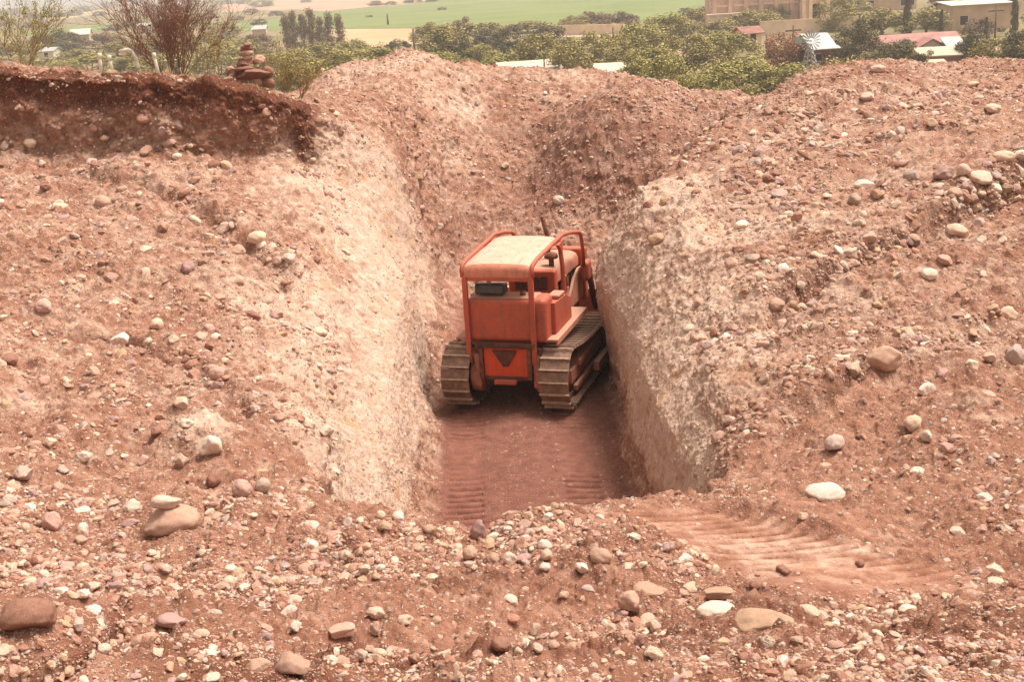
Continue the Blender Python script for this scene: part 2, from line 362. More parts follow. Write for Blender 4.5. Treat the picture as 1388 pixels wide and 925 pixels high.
# main roughness along the normal
Nn = N
far = np.clip((V[:, 1]-3)/30, 0, 1)
trench = (np.abs(V[:, 0]-.25) < 1.75) & (V[:, 1] > 11) & (V[:, 1] < 27)
cellb = np.tile(tb, A_); cella = np.repeat(ta, B_)
floorm = np.clip((1.0-np.abs(cellb-9.0))*4+.2, 0, 1)*np.clip((cella-7.2)*3, 0, 1)*np.clip((13.2-cella)*3, 0, 1)     # between wall bases
wallm = (np.exp(-((cellb-7.2)/.75)**2)+np.exp(-((cellb-10.9)/.75)**2))*np.clip((cella-7)*2, 0, 1)*np.clip((13.5-cella), 0, 1)
amp = 1-.82*floorm
land = np.clip((9-np.abs(cellb-9))/2, 0, 1)*np.clip(cella-1, .2, 1)
disp = (.16*vnoise(V*.55, 1)+.10*vnoise(V*1.3, 2)+.060*vnoise(V*2.9, 3)+.034*vnoise(V*6.3, 4)+.018*vnoise(V*14, 5)+.010*vnoise(V*31, 6)+.005*vnoise(V*70, 7))
rid = np.abs(vnoise(V*np.array([4, 4, 2.6]), 8))*.09+np.abs(vnoise(V*np.array([13, 13, 10]), 9))*.05+np.maximum(0, vnoise(V*26, 19))*.05
clod = (np.maximum(0, vnoise(V*9, 10)-.15)*.07*(.5+far)+np.maximum(0, vnoise(V*19, 11)-.1)*.045+np.maximum(0, vnoise(V*43, 16)-.1)*.018)*(1-.8*wallm)
V += Nn*((disp*(1-.88*prn)+clod*(1-.95*prn))*amp*np.clip(land, .3, 1)*(1-.62*wallm)-rid*wallm*.42)[:, None]
# fluted cut of the dark bank (cells between the foot and top rows on the left)
bank = np.exp(-((cella-12.5)/.55)**2)*np.clip((6.6-cellb)*2, 0, 1)
V += Nn*(bank*(vnoise(V*np.array([3, 3, 3]), 12)*.10+vnoise(V*np.array([8, 8, 8]), 13)*.05+vnoise(V*20, 14)*.03))[:, None]
lip = np.exp(-((cella-13.0)/.12)**2)*np.clip((6.6-cellb)*2, 0, 1)
V[:, 1] -= lip*(.16+.1*vnoise(V*2, 15))
br = np.clip(vnoise(V*.9, 22)*1.3+.85, .1, 1)
V[:, 2] += flp*br*(-.065*groove((V[:, 1]+wob*.3)/.22))
V[:, 2] += prn*(-.065*groove((q2+wob*.12)/.135))*(.75+.35*vnoise(V*2.2, 24))*np.clip(vnoise(V*1.4, 23)*1.2+1.05, .25, 1)
# zones of soil colour, with shade painted behind the ledges ------------------------------------------------
zone = np.zeros((len(V), 3), np.float32)
def blob(u, v, Y, rx, ry, k, ch):
    c = np.array(P(u, v, Y)); d2 = ((V[:, 0]-c[0])/rx)**2+((V[:, 1]-c[1])/ry)**2+((V[:, 2]-c[2])/1.5)**2
    zone[:, ch] = np.maximum(zone[:, ch], k*np.exp(-d2))
zone[:, 0] = .14+.22*smooth(V[:, 1], 9, 16)
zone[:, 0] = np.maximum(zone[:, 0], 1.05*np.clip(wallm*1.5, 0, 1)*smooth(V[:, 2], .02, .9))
zone[:, 0] *= 1-.55*(V[:, 0] > 0)*(1-smooth(V[:, 1], 11.5, 15))
for b_ in [(470, 250, 28, 2.2, 4, 1.15), (480, 330, 26, 1.7, 4, 1.15), (440, 420, 20, 2.3, 3, .95), (460, 520, 17, 1.8, 2.5, .95), (470, 610, 14, 1.3, 2, .95), (960, 480, 17, 1.3, 1.8, .85), (930, 400, 19.5, 1.4, 2, .95),
           (380, 290, 25, 1.6, 1.5, .7), (340, 330, 22, 1.5, 1.2, .5), (40, 550, 13.3, .9, .7, .8), (60, 240, 25.5, 1.5, .5, .6),
           (910, 270, 25, 1.2, 2.5, 1.1), (960, 310, 22, 1.7, 1.6, .95), (1060, 310, 21.8, 1.7, .6, 1.0), (1000, 400, 19, 1.2, 2.5, .85), (1020, 500, 16, 1.1, 1.6, .55),
           (1170, 260, 24, 2.2, 1.2, .6), (1080, 200, 29, 2.5, 2, .55), (1220, 130, 33, 3, 2.5, .55), (1050, 160, 33, 2.5, 2, .6),
           (540, 110, 41, 3.5, 2.5, .80), (600, 150, 40, 2.0, 3, .80), (600, 230, 37.5, 1.5, 2, .7), (720, 110, 43, 4, 1.2, .55), (470, 130, 38, 2, 3, .5), (860, 140, 41, 2.5, 1.5, .45),
           (1050, 740, 8.2, 1.2, 1.2, .42), (1090, 880, 5.3, .7, .4, .55), (750, 700, 9.1, .7, .3, .5), (290, 610, 12.2, .4, .5, .9), (1240, 500, 15.2, 1.5, 1, .4), (100, 480, 15.8, 1.4, .4, .45),
           (1000, 830, 6.3, .5, .3, .4)]:
    blob(*b_, 0)
dk = np.exp(-((cella-13.0)/.42)**2)*np.clip((6.9-cellb)*2.0, 0, 1)*smooth(V[:, 2], 4.9, 5.7)
zone[:, 1] = np.clip(dk*1.25, 0, 1)
zone[:, 1] = np.maximum(zone[:, 1], .34*np.exp(-((cella-12.5)/.5)**2)*np.clip((6.6-cellb)*2, 0, 1))
zone[:, 1] = np.maximum(zone[:, 1], .62*ledge*(.7+.5*vnoise(V*1.5, 46)))  # shade of the ledge trough and face, painted in as darker soil
for q_ in (ln2, ln3, ln4, ln5, ln6): zone[:, 1] = np.maximum(zone[:, 1], .30*q_)  # same painted shade, weaker, behind the smaller steps
zone[:, 0] *= 1-.9*np.clip(dk*1.3, 0, 1)
blob(410, 190, 28.2, .5, .6, .8, 1)
zone[:, 1] = np.maximum(zone[:, 1], .62*(1-smooth(V[:, 1], 6.6, 9.0))*(V[:, 1] > 2)*(.6+.6*vnoise(V*1.1, 44)))
blob(60, 850, 5.6, .8, .5, .5, 1); blob(980, 870, 5.8, .8, .35, .6, 1); blob(1340, 820, 6.2, .8, .5, .4, 1)
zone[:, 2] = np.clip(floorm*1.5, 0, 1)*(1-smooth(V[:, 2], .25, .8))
for b_ in [(850, 225, 37.4, 3.2, 2.8, .9), (790, 260, 36.2, 2.3, 1.6, .9), (640, 320, 34, 1.5, 1.8, .55), (900, 180, 39, 3, 1.6, .5)]: blob(*b_, 2)
# keep the zone weights in range
zone = np.clip(zone, 0, 1.2)
ii = np.arange(A_*B_).reshape(A_, B_)
Fq = np.stack([ii[:-1, :-1], ii[:-1, 1:], ii[1:, 1:], ii[1:, :-1]], axis=-1).reshape(-1, 4)
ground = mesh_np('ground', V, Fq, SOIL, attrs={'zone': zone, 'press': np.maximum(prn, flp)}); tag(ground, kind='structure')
S = V.reshape(A_, B_, 3); NF = normals(S)
# coarse BVH for placing things
Sc = S[::4, ::4]; a4, b4 = Sc.shape[:2]; jj = np.arange(a4*b4).reshape(a4, b4)
Fc = np.stack([jj[:-1, :-1], jj[:-1, 1:], jj[1:, 1:], jj[1:, :-1]], axis=-1).reshape(-1, 4)
BVH = BVHTree.FromPolygons([tuple(p) for p in Sc.reshape(-1, 3).tolist()], [tuple(f) for f in Fc.tolist()])
def hit(u, v):
    d = ray(u, v).normalized(); r = BVH.ray_cast(Vector((0, 0, CZ)), d); return r[0], r[1], r[3]
def ground_at(x, y, z0=20):
    r = BVH.ray_cast(Vector((x, y, z0)), Vector((0, 0, -1))); return r[0].z if r[0] else -6.0

# ------------------------------------------------------------------ plain, fields
pm_ = NT('dry_plain', .95, .1); v_ = pm_.coord()
pc = pm_.ramp(pm_.noise(v_, .012, 6, .6), [(.3, (.14, .12, .055)), (.48, (.22, .17, .085)), (.6, (.32, .23, .14)), (.75, (.42, .31, .19))])
pc = pm_.mix(pm_.ramp(pm_.noise(v_, .25, 5, .7), [(.42, 0.0), (.62, .7)]), pc, (.16, .15, .055)); pm_.color(pc)
g = 3500
MB().add([(-g, -400, -6), (g, -400, -6), (g, 2*g, -6), (-g, 2*g, -6)], [(0, 1, 2, 3)]).build('plain', pm_.m); tag(bpy.data.objects['plain'], kind='structure')
def field_mat(name, c1, c2, rows_=None):
    m = NT(name, .95, .1); v = m.coord(); c = m.ramp(m.noise(v, .03, 6, .65), [(.35, c1), (.65, c2)])
    if rows_:
        mp = m.n('ShaderNodeMapping'); mp.inputs['Scale'].default_value = (.002, .06, 1); mp.inputs['Rotation'].default_value = (0, 0, R(rows_)); m.l(v, mp.inputs[0])
        c = m.mix(m.ramp(m.noise(mp.outputs[0], 1, 4, .6), [(.45, 0.0), (.6, .6)]), c, c2)
    m.color(c); return m.m
FG = field_mat('green_crop', (.135, .175, .055), (.20, .23, .085), 10); FY = field_mat('stubble', (.40, .29, .16), (.48, .36, .21)); FP = field_mat('fallow', (.40, .24, .17), (.50, .34, .22))
FD = field_mat('scrub_cover', (.16, .15, .06), (.24, .21, .09))
def field(pts, mat, dz=.05, name='field'):
    q = [G(u, v, -6+dz) for u, v in pts]
    o = MB().add(q, [tuple(range(len(q)))]).build(name, mat); tag(o, kind='structure'); return o
field([(560, 37), (440, 38), (330, 42), (300, 34), (430, 17), (560, 5), (690, -10), (900, -35), (1000, -40), (990, 8), (960, 24), (860, 32), (700, 34)], FG)
field([(20, 45), (210, 24), (240, 20), (300, 34), (200, 36), (120, 44), (60, 52)], FG, .05)
field([(60, 24), (70, 27), (150, 17), (250, 5), (250, 1), (150, 11)], FY, .05)
field([(400, 12), (440, 15), (560, 3), (640, -6), (560, -8), (400, -2), (300, 6), (300, 16)], FP, .05)
field([(430, 39), (560, 38.5), (575, 44), (575, 62), (520, 66), (480, 60)], FY, .06)
field([(905, 70), (970, 60), (990, 64), (930, 92), (905, 92)], FP, .06)
field([(740, 38), (860, 36), (860, 50), (740, 50)], FY, .06)
field([(1040, 34), (1390, 8), (1390, 22), (1180, 36), (1100, 46), (1030, 46)], FY, .06)
field([(1090, 84), (1200, 72), (1330, 66), (1400, 62), (1400, 100), (1090, 112)], FP, .06)

# ------------------------------------------------------------------ trees
def leaf_mat(name, c1, c2, c3):
    m = NT(name, .75, .25); v = m.coord(True)
    gi = m.n('ShaderNodeNewGeometry'); r = gi.outputs['Random Per Island']
    n = m.noise(v, .9, 3, .6); f = m.math('ADD', m.math('MULTIPLY', r, .5), m.math('MULTIPLY', n, .55))
    m.color(m.ramp(f, [(.25, c1), (.5, c2), (.8, c3)]))
    m.b.inputs['Subsurface Weight'].default_value = 0
    return m.m
LEAF = {'green': leaf_mat('mesquite_leaf', (.15, .13, .034), (.29, .25, .065), (.46, .39, .12)),
        'olive': leaf_mat('olive_leaf', (.17, .135, .045), (.31, .25, .08), (.46, .37, .13)),
        'dark': leaf_mat('dark_leaf', (.06, .052, .022), (.12, .10, .04), (.20, .16, .07)),
        'brown': leaf_mat('brown_leaf', (.15, .095, .05), (.22, .14, .075), (.28, .19, .10)),
        'orange': leaf_mat('rust_leaf', (.26, .10, .045), (.36, .15, .07), (.42, .21, .11)),
        'bright': leaf_mat('lime_leaf', (.18, .20, .02), (.26, .28, .03), (.33, .35, .06))}
BARK = simple('bark', (.14, .085, .055), .95, .4, 3, .02, 12)
def leaves(centres, radii, n_each, size, seed, squash=1.25, up_bias=.5):
    g_ = np.random.default_rng(seed); Vs = []
    for c_, r_ in zip(centres, radii):
        d = g_.normal(size=(n_each, 3)); d /= np.linalg.norm(d, axis=1)[:, None]
        rad = r_*(.45+.6*g_.random(n_each))[:, None]; p = np.array(c_)+d*rad*np.array([1, 1, squash])
        nn = d+g_.normal(size=(n_each, 3))*.7+np.array([0, 0, up_bias]); nn /= np.linalg.norm(nn, axis=1)[:, None]
        t = np.cross(nn, g_.normal(size=(n_each, 3))); t /= np.linalg.norm(t, axis=1)[:, None]; b = np.cross(nn, t)
        s = size*(.6+.8*g_.random(n_each))[:, None]
        Vs.append(np.stack([p-t*s, p-b*s*.6, p+t*s, p+b*s*.6], axis=1))
    V_ = np.concatenate(Vs).reshape(-1, 3); return V_, np.arange(len(V_)).reshape(-1, 4)
def crown_data(kind, seed):
    r = random.Random(seed); cs = []; rs = []
    # unit tree: height 1, crown radius .5
    if kind == 'round':
        for k in range(34):
            a = r.uniform(0, 6.28); h = r.uniform(.06, .95); rr = .44*math.sqrt(max(.05, 1-((h-.45)/.55)**2))*math.sqrt(r.uniform(.2, 1))
            cs.append((rr*math.cos(a), rr*math.sin(a), h-.06)); rs.append(r.uniform(.09, .17))
        return leaves(cs, rs, 170, .022, seed)
    if kind == 'spread':
        for k in range(36):
            a = r.uniform(0, 6.28); q = math.sqrt(r.uniform(.02, 1))*.44; h = .16+.70*(1-(q/.5)**2)*r.uniform(.35, 1)
            cs.append((q*math.cos(a), q*math.sin(a), h)); rs.append(r.uniform(.09, .16))
        return leaves(cs, rs, 170, .022, seed, 1.3)
    if kind == 'poplar':
        for k in range(24):
            h = r.uniform(.12, .95); q = .5*(1-abs(h-.4)/.75)*r.uniform(.2, .8); a = r.uniform(0, 6.28)
            cs.append((q*math.cos(a), q*math.sin(a), h)); rs.append(r.uniform(.16, .3))
        return leaves(cs, rs, 130, .026, seed, .6, .4)
    if kind == 'cypress':
        for k in range(30):
            h = k/30*.92+.05; q = .30*(1-h*.75)*(.6 if h < .08 else 1); a = r.uniform(0, 6.28)
            cs.append((q*math.cos(a)*.6, q*math.sin(a)*.6, h)); rs.append(.36*(1-h*.78)+.04)
        V_, F_ = leaves(cs, rs, 160, .05, seed, .12, .5); return V_, F_
CROWN = {}
TRUNKM = {}
def trunk_mesh(seed, h=.45):
    r = random.Random(seed); b = MB()
    b.tube([(0, 0, -.04), (.01, .01, .15), (.02, 0, h*.7)], [.03, .022, .016], 7)
    for k in range(6):
        a = k*1.05+r.uniform(-.3, .3); l = r.uniform(.18, .32)
        b.tube([(.01, 0, r.uniform(.12, h*.6)), (l*.5*math.cos(a), l*.5*math.sin(a), h*.8), (l*math.cos(a), l*math.sin(a), h+.2)], [.013, .009, .004], 5)
    return b
def tree(name, u, vt, vb, wpx, shape, leaf, label, group='trees among the houses', sink=0, Y=None):
    base = G(u, vb) if Y is None else None
    if Y is not None:
        d = ray(u, vb); x = d.x*Y/d.y; base = Vector((x, Y, -6))
        top = P(u, vt, Y); H = top.z+6
    else:
        top = P(u, vt, base.y); H = top.z+6
    d = ray(u, vb); t = base.y/d.y; wm = wpx*t/F
    root = empty(name, base, random.uniform(0, 6.28)); tag(root, label, 'tree', group)
    key = (shape, leaf, random.randrange(3))
    if key not in CROWN:
        Vv, Ff = crown_data(shape, hash(shape) % 97 if False else sum(map(ord, shape+leaf))+key[2]*17)
        o = mesh_np('crown', Vv, Ff, LEAF[leaf], root, smooth=False); CROWN[key] = o.data
        o2 = trunk_mesh(key[2]+3, .3 if shape in ('round', 'cypress') else .4).build('trunk', BARK, root, smooth=True); TRUNKM[key] = o2.data
    else:
        o = bpy.data.objects.new('crown', CROWN[key]); COL.objects.link(o); o.parent = root
        o2 = bpy.data.objects.new('trunk', TRUNKM[key]); COL.objects.link(o2); o2.parent = root
    kx = 1.45 if shape in ('round', 'spread') else 1.25
    for q in (o, o2): q.scale = (wm*kx, wm*kx, H)
    if shape == 'cypress': o2.scale = (wm*3, wm*3, H)
    return root
KN = {'green': 'fresh green', 'olive': 'dull olive', 'dark': 'dark green', 'brown': 'brownish', 'orange': 'rusty orange', 'bright': 'lime green'}
LM = [(20, 'behind the yellowish bush'), (105, 'by the far-left white house'), (185, 'behind the white posts'), (300, 'behind the bare bush'), (350, 'behind the stone cairn'),
      (425, 'below the poplars'), (500, 'right of the poplars'), (562, 'near the field-corner pole'), (620, 'behind the left spoil heap peak'), (720, 'above the first white shed roof'),
      (825, 'above the second white shed roof'), (885, 'right of the white sheds'), (945, 'left below the mission church'), (1010, 'in front of the mission church'), (1062, 'by the rust-orange tree'),
      (1115, 'by the windmill'), (1155, 'right of the windmill'), (1205, 'left of the red roof'), (1260, 'by the red-roofed gable'), (1330, 'right of the red-roofed house'), (1380, 'at the far right edge')]
TL = [  # u, vtop, vbase, width px, leaf
 (62, 42, 62, 32, 'brown'), (88, 36, 64, 42, 'dark'), (92, 50, 78, 46, 'dark'), (105, 64, 84, 42, 'olive'), (142, 40, 64, 40, 'brown'), (160, 52, 76, 50, 'olive'), (125, 72, 100, 74, 'green'),
 (60, 78, 102, 60, 'olive'), (182, 72, 104, 60, 'green'), (205, 50, 80, 45, 'olive'), (15, 50, 80, 50, 'olive'), (30, 70, 100, 50, 'olive'), (240, 60, 100, 60, 'green'), (275, 45, 82, 50, 'olive'), (300, 62, 108, 60, 'olive'),
 (300, 30, 52, 40, 'olive'), (330, 48, 80, 42, 'olive'), (350, 44, 72, 36, 'brown'), (365, 70, 115, 60, 'green'),
 (398, 58, 100, 60, 'green'), (440, 52, 92, 55, 'olive'), (480, 47, 84, 50, 'olive'), (505, 62, 100, 55, 'green'), (455, 68, 118, 70, 'green'), (420, 82, 136, 62, 'olive'), (396, 92, 140, 46, 'green'),
 (524, 64, 96, 46, 'green'), (541, 51, 68, 28, 'dark'), (560, 68, 100, 42, 'green'), (594, 58, 100, 50, 'green'), (606, 26, 84, 60, 'olive'), (583, 24, 60, 36, 'olive'),
 (628, 19, 56, 38, 'brown'), (628, 46, 92, 42, 'dark'), (652, 24, 56, 52, 'olive'), (660, 36, 70, 42, 'dark'), (702, 32, 70, 50, 'dark'), (744, 32, 66, 52, 'dark'), (655, 60, 95, 46, 'green'),
 (690, 57, 100, 62, 'green'), (736, 44, 98, 52, 'olive'), (756, 58, 98, 42, 'olive'), (716, 24, 44, 50, 'olive'), (778, 50, 105, 54, 'olive'), (806, 42, 92, 54, 'olive'), (826, 42, 86, 40, 'olive'),
 (780, 20, 42, 34, 'olive'), (796, 12, 34, 28, 'brown'), (814, 13, 34, 30, 'brown'), (842, 12, 38, 44, 'brown'), (870, 15, 74, 60, 'green'), (902, 16, 62, 52, 'green'), (888, 44, 104, 62, 'green'),
 (864, 66, 122, 56, 'green'), (904, 72, 132, 60, 'green'), (934, 46, 92, 52, 'olive'), (922, 22, 50, 44, 'olive'), (945, 8, 34, 42, 'olive'), (966, 0, 30, 40, 'brown'), (988, 28, 80, 58, 'green'), (1000, 64, 126, 84, 'green'),
 (962, 44, 88, 44, 'olive'), (1020, 12, 40, 58, 'olive'), (1045, 8, 36, 44, 'green'), (1058, 82, 132, 68, 'green'), (1096, 86, 130, 54, 'green'), (1025, 92, 136, 54, 'olive'), (962, 102, 142, 46, 'green'), (975, 22, 48, 40, 'olive'), (930, 100, 145, 40, 'green'),
 (1130, -4, 42, 44, 'olive'), (1146, 34, 82, 46, 'dark'), (1172, 24, 88, 44, 'dark'), (1196, 6, 48, 56, 'olive'), (1255, 6, 46, 50, 'olive'), (1212, 54, 104, 60, 'dark'), (1184, 62, 100, 46, 'olive'),
 (1268, 60, 86, 36, 'dark'), (1172, 86, 112, 38, 'bright'), (1322, 34, 92, 42, 'dark'), (1350, 50, 96, 54, 'olive'), (1384, 40, 96, 46, 'dark'), (1295, -14, 36, 70, 'brown'), (1330, 20, 50, 40, 'brown'), (1240, 62, 98, 40, 'olive'),
 (1420, 30, 96, 60, 'olive'), (1470, 20, 90, 60, 'dark'), (1430, -10, 40, 60, 'olive'), (-40, 60, 96, 60, 'olive'), (-80, 40, 80, 60, 'brown'), (1150, -12, 20, 44, 'olive'), (1080, 100, 140, 40, 'green')]
used_lab = {}
def uniq(lab, alts):
    for a in ['']+alts:
        q = (lab+' '+a).strip()
        if q not in used_lab: used_lab[q] = 1; return q
    return lab
for (u, vt, vb, wp, leaf) in TL:
    lm = min(LM, key=lambda q: abs(q[0]-u))
    sh = 'spread' if random.random() < .45 else 'round'
    rowd = 'back row' if vb < 58 else ('middle row' if vb < 95 else 'front row')
    lab = f"{KN[leaf]} {'spreading' if sh == 'spread' else 'rounded'} {'large ' if wp >= 50 else ''}tree {lm[1]}"
    lab = uniq(lab, [f'in the {rowd}', 'lowest in the picture', 'standing higher up', 'standing further right', 'partly hidden'])
    tree('mesquite_tree' if leaf in ('green', 'olive') else 'broadleaf_tree', u, vt, vb, wp, sh, leaf, lab)
for i, (u, vt) in enumerate(zip((390, 401, 413, 424, 436, 449, 462), (20, 16, 19, 12, 24, 17, 19))):
    tree('poplar_tree', u, vt, 68, 17, 'poplar', 'brown', ['leftmost', 'second', 'third', 'tallest, fourth', 'fifth, shortest', 'sixth', 'rightmost'][i]+' of the row of bare reddish poplars by the green field', 'row of reddish poplars')
tree('rust_tree', 1060, 42, 92, 44, 'round', 'orange', 'rusty orange autumn tree behind the crossarm pole')
tree('rust_tree', 1084, 46, 88, 34, 'round', 'orange', 'smaller rusty orange tree directly behind the windmill')
for (u, vt, vb, wp, lab) in ((1229, -40, 48, 11, 'tall dark cypress rising above the red roof'), (1275, 12, 47, 8, 'small slim cypress behind the red roof ridge'), (1374, -40, 44, 9, 'tall dark cypress at the right edge by the cream building'), (1336, 22, 52, 9, 'short cypress beside the cream building')):
    tree('cypress_tree', u, vt, vb, wp, 'cypress', 'dark', lab, 'cypresses')
fr = random.Random(3)
k = 0
for (u, v, wp) in [(20, 18, 22), (45, 24, 20), (75, 22, 26), (100, 20, 20), (115, 14, 24), (135, 20, 16), (150, 8, 22), (170, 16, 14), (205, 12, 18), (250, 14, 20), (262, 8, 14), (308, 4, 16), (330, 4, 18), (355, 8, 26), (375, 20, 18), (340, 16, 16), (415, 2, 12), (510, 6, 18), (530, 5, 14), (560, 2, 20), (585, 1, 14), (322, 26, 16), (12, 34, 26), (45, 36, 22), (225, 34, 24), (258, 32, 26), (180, 34, 26), (600, 12, 10), (930, 16, 18), (500, 22, 8), (455, 62, 14), (509, 66, 10), (350, 32, 20), (285, 24, 20), (155, 40, 24)]:
    lm = min(LM, key=lambda q: abs(q[0]-u)); lf = fr.choice(['brown', 'olive', 'dark'])
    lab = uniq(f"tiny {KN[lf]} bush in the far fields {lm[1]}", ['nearest the top', 'lower down', 'further left', 'further right', 'beside another bush'])
    tree('distant_bush', u, v-wp*.33, v+1, wp, 'round', lf, lab, 'far field bushes')

# low scrub that fills the ground between the trees
gu = np.random.default_rng(21); cs, rs = [], []
for k in range(900):
    u = gu.uniform(-200, 1500); v = gu.uniform(58, 150) if u > 250 else gu.uniform(40, 110)
    if 440 < u < 575 and v < 68: continue
    q = G(u, v, -6.0); s_ = gu.uniform(.7, 1.8); cs.append((q.x, q.y, -6+s_*.45)); rs.append(s_)
Vv, Ff = leaves(cs, rs, 90, .17, 5, .7); o = mesh_np('undergrowth', Vv, Ff, LEAF['olive'], smooth=False); tag(o, 'low olive scrub filling the ground between the trees', 'scrub', kind='stuff')
# ------------------------------------------------------------------ buildings
PINK = simple('pink_stucco', (.64, .43, .33), .9, .22, .5, .02, 3); CREAMW = simple('cream_stucco', (.72, .56, .41), .9, .15, .6); REDROOF = simple('red_sheet_roof', (.36, .165, .135), .6, .25, .8)
TIN = simple('weathered_tin', (.46, .45, .42), .5, .2, .9, metal=.2); WHITER = simple('whitewashed_roof', (.58, .53, .44), .7, .08, .5); BRICKW = simple('reddish_wall', (.30, .14, .11), .9, .3, 1.2)
DARKW = simple('dark_opening', (.035, .02, .017), .9); WOOD = simple('grey_wood', (.16, .10, .075), .9, .3, 3); ADOBE = simple('adobe', (.56, .40, .27), .95, .2, .4); GALV = simple('galvanised', (.42, .44, .45), .45, .15, 2, metal=.6)
CREAMR = simple('cream_sheet_roof', (.56, .48, .36), .7, .15, .4, .02, 2); BEIGE = simple('beige_roof', (.50, .42, .30), .8, .15, .6)
def house(name, label, cat, u, vb, wpx, wallh, depth, rz, wallm_, roofm, roofh, over=.3, wins=((-.25, .9, 1.0),), door=None, gable='x', group=None):
    b = G(u, vb); d = ray(u, vb); wm = wpx*(b.y/d.y)/F
    r = empty(name, b, rz); tag(r, label, cat, group); hx = wm/2
    MB().box(-hx, hx, 0, depth, 0, wallh).build('wall', wallm_, r)
    rf = MB()
    if gable == 'x':    # ridge along x
        pr = [(-over, wallh-.02), (depth/2, wallh+roofh), (depth+over, wallh-.02), (depth+over, wallh+.12), (depth/2, wallh+roofh+.16), (-over, wallh+.12)]
        rf.prism(pr, -hx-over, hx+over, 'x'); MB().prism([(.0, wallh), (depth, wallh), (depth/2, wallh+roofh-.05)], -hx, hx, 'x').build('gable', wallm_, r)
    elif gable == 'y':
        pr = [(-hx-over, wallh-.02), (-hx-over, wallh+.12), (0, wallh+roofh+.16), (hx+over, wallh+.12), (hx+over, wallh-.02), (0, wallh+roofh)]
        rf.prism(pr, -over, depth+over, 'y'); MB().prism([(-hx, wallh), (0, wallh+roofh-.05), (hx, wallh)], 0.0, depth, 'y').build('gable', wallm_, r)
    else:               # single pitch falling to the viewer
        rf.prism([(-over, wallh), (depth+over, wallh+roofh), (depth+over, wallh+roofh+.14), (-over, wallh+.14)], -hx-over, hx+over, 'x')
    rf.build('roof', roofm, r)
    for (fx, z, wsz) in wins:
        x = fx*wm; f = MB().box(x-wsz/2-.08, x+wsz/2+.08, -.05, -.003, z-.08, z+wsz*1.15+.08).build('window', CREAMW, r)
        MB().box(x-wsz/2, x+wsz/2, -.056, -.052, z, z+wsz*1.15).build('pane', DARKW, f)
    if door is not None:
        x = door*wm; MB().box(x-.5, x+.5, -.06, -.003, 0, 2.1).build('door', WOOD, r)
    return r
# mission church ------------------------------------------------------
b = G(1040, 36); d = ray(1040, 36); ppm = F/(b.y/d.y); ch = empty('mission_church', b, R(-4)); tag(ch, 'large pale pink mission church with tall walls and arched door at the top right', 'church')
wm = 150/ppm; hx = wm/2
MB().box(-hx, hx*.55, 0, 14, 0, 11.5).build('nave_wall', PINK, ch)
MB().box(hx*.55+.02, hx*1.05, -2.5, 13, 0, 15).build('facade', PINK, ch)
MB().box(-hx-1, -hx*.45, -3.5, -.02, 0, 3.0).box(-hx-1.2, -hx*.45+.2, -3.7, -.021, 3.0, 3.35).build('side_terrace', CREAMW, ch)
cn = MB(); cn.box(-hx-.3, hx*.55-.01, -.35, -.01, 4.6, 5.0).box(-hx-.3, hx*.55-.01, -.4, -.01, 10.8, 11.5).box(hx*.55-.1, hx*1.07, -2.9, -2.51, 6.2, 6.7).box(hx*.55-.1, hx*1.07, -2.9, -2.51, 12.5, 13.1); cn.build('cornice', CREAMW, ch)
for fx in (-.98, -.7, -.42, -.15, .12, .4): MB().box(hx*fx, hx*fx+.9, -.6, -.02, 0, 11).build('buttress', PINK, ch)
for fx in (.58, .70, .90, 1.0): MB().box(hx*fx, hx*fx+.7, -3.0, -2.52, 0, 12.4).build('pilaster', CREAMW, ch)
for fx in (-.82, -.28, .02, .27): f = MB().box(hx*fx-.5, hx*fx+.5, -.1, -.004, 6.6, 8.6).build('window', CREAMW, ch); MB().box(hx*fx-.35, hx*fx+.35, -.14, -.105, 6.8, 8.4).build('pane', DARKW, f)
xc = hx*.83; ar = [(xc-1.1, 0)]+[(xc-1.1*math.cos(t), 3.2+1.1*math.sin(t)) for t in np.linspace(0, math.pi, 9)]+[(xc+1.1, 0)]
MB().prism(ar, -2.6, -2.505, 'y').build('door', DARKW, ch)
f = MB().box(xc-.6, xc+.6, -2.6, -2.505, 8.2, 10.4).build('window', CREAMW, ch); MB().box(xc-.4, xc+.4, -2.64, -2.605, 8.4, 10.2).build('pane', DARKW, f)
MB().box(hx*.62, hx*.98, 0, 5, 15.02, 20).build('bell_tower', PINK, ch); MB().prism([(hx*.6, 20), (hx*.8, 23), (hx*1.0, 20)], -.2, 5.2, 'y').build('tower_roof', CREAMW, ch)
# walls
def wall(label, pts, h, mat, name='compound_wall'):
    o = MB(); q = [G(u, v) for u, v in pts]; o0 = q[0].copy()
    for a, b2 in zip(q, q[1:]):
        e = (b2-a); n = Vector((-e.y, e.x, 0)).normalized()*.25; vs = [a-n-o0, b2-n-o0, b2+n-o0, a+n-o0]; up_ = Vector((0, 0, h))
        o.add([*vs, *[x+up_ for x in vs]], [(3, 2, 1, 0), (4, 5, 6, 7), (0, 1, 5, 4), (1, 2, 6, 5), (2, 3, 7, 6), (3, 0, 4, 7)])
    ob = o.build(name, mat); ob.location = o0; tag(ob, label, 'wall'); return ob
wall('long cream wall running below the mission church', [(1030, 48), (1172, 40)], 2.6, CREAMW)
wall('low cream wall in the trees left of the church, behind a pole', [(742, 48), (846, 46)], 2.2, CREAMW)
wall('short pinkish adobe wall left of the church terrace', [(896, 44), (960, 41)], 1.8, ADOBE)
wall('reddish yard wall running right of the windmill house', [(1130, 90), (1182, 88)], 1.0, BRICKW)
house('house', 'long red-roofed house with a pale front gable, right of the windmill', 'house', 1245, 82, 108, 2.1, 6, R(-3), BRICKW, REDROOF, 1.1, .4, ((-.2, 1, 1.0), (.35, 1, .9)), .1)
p_ = G(1263, 84)
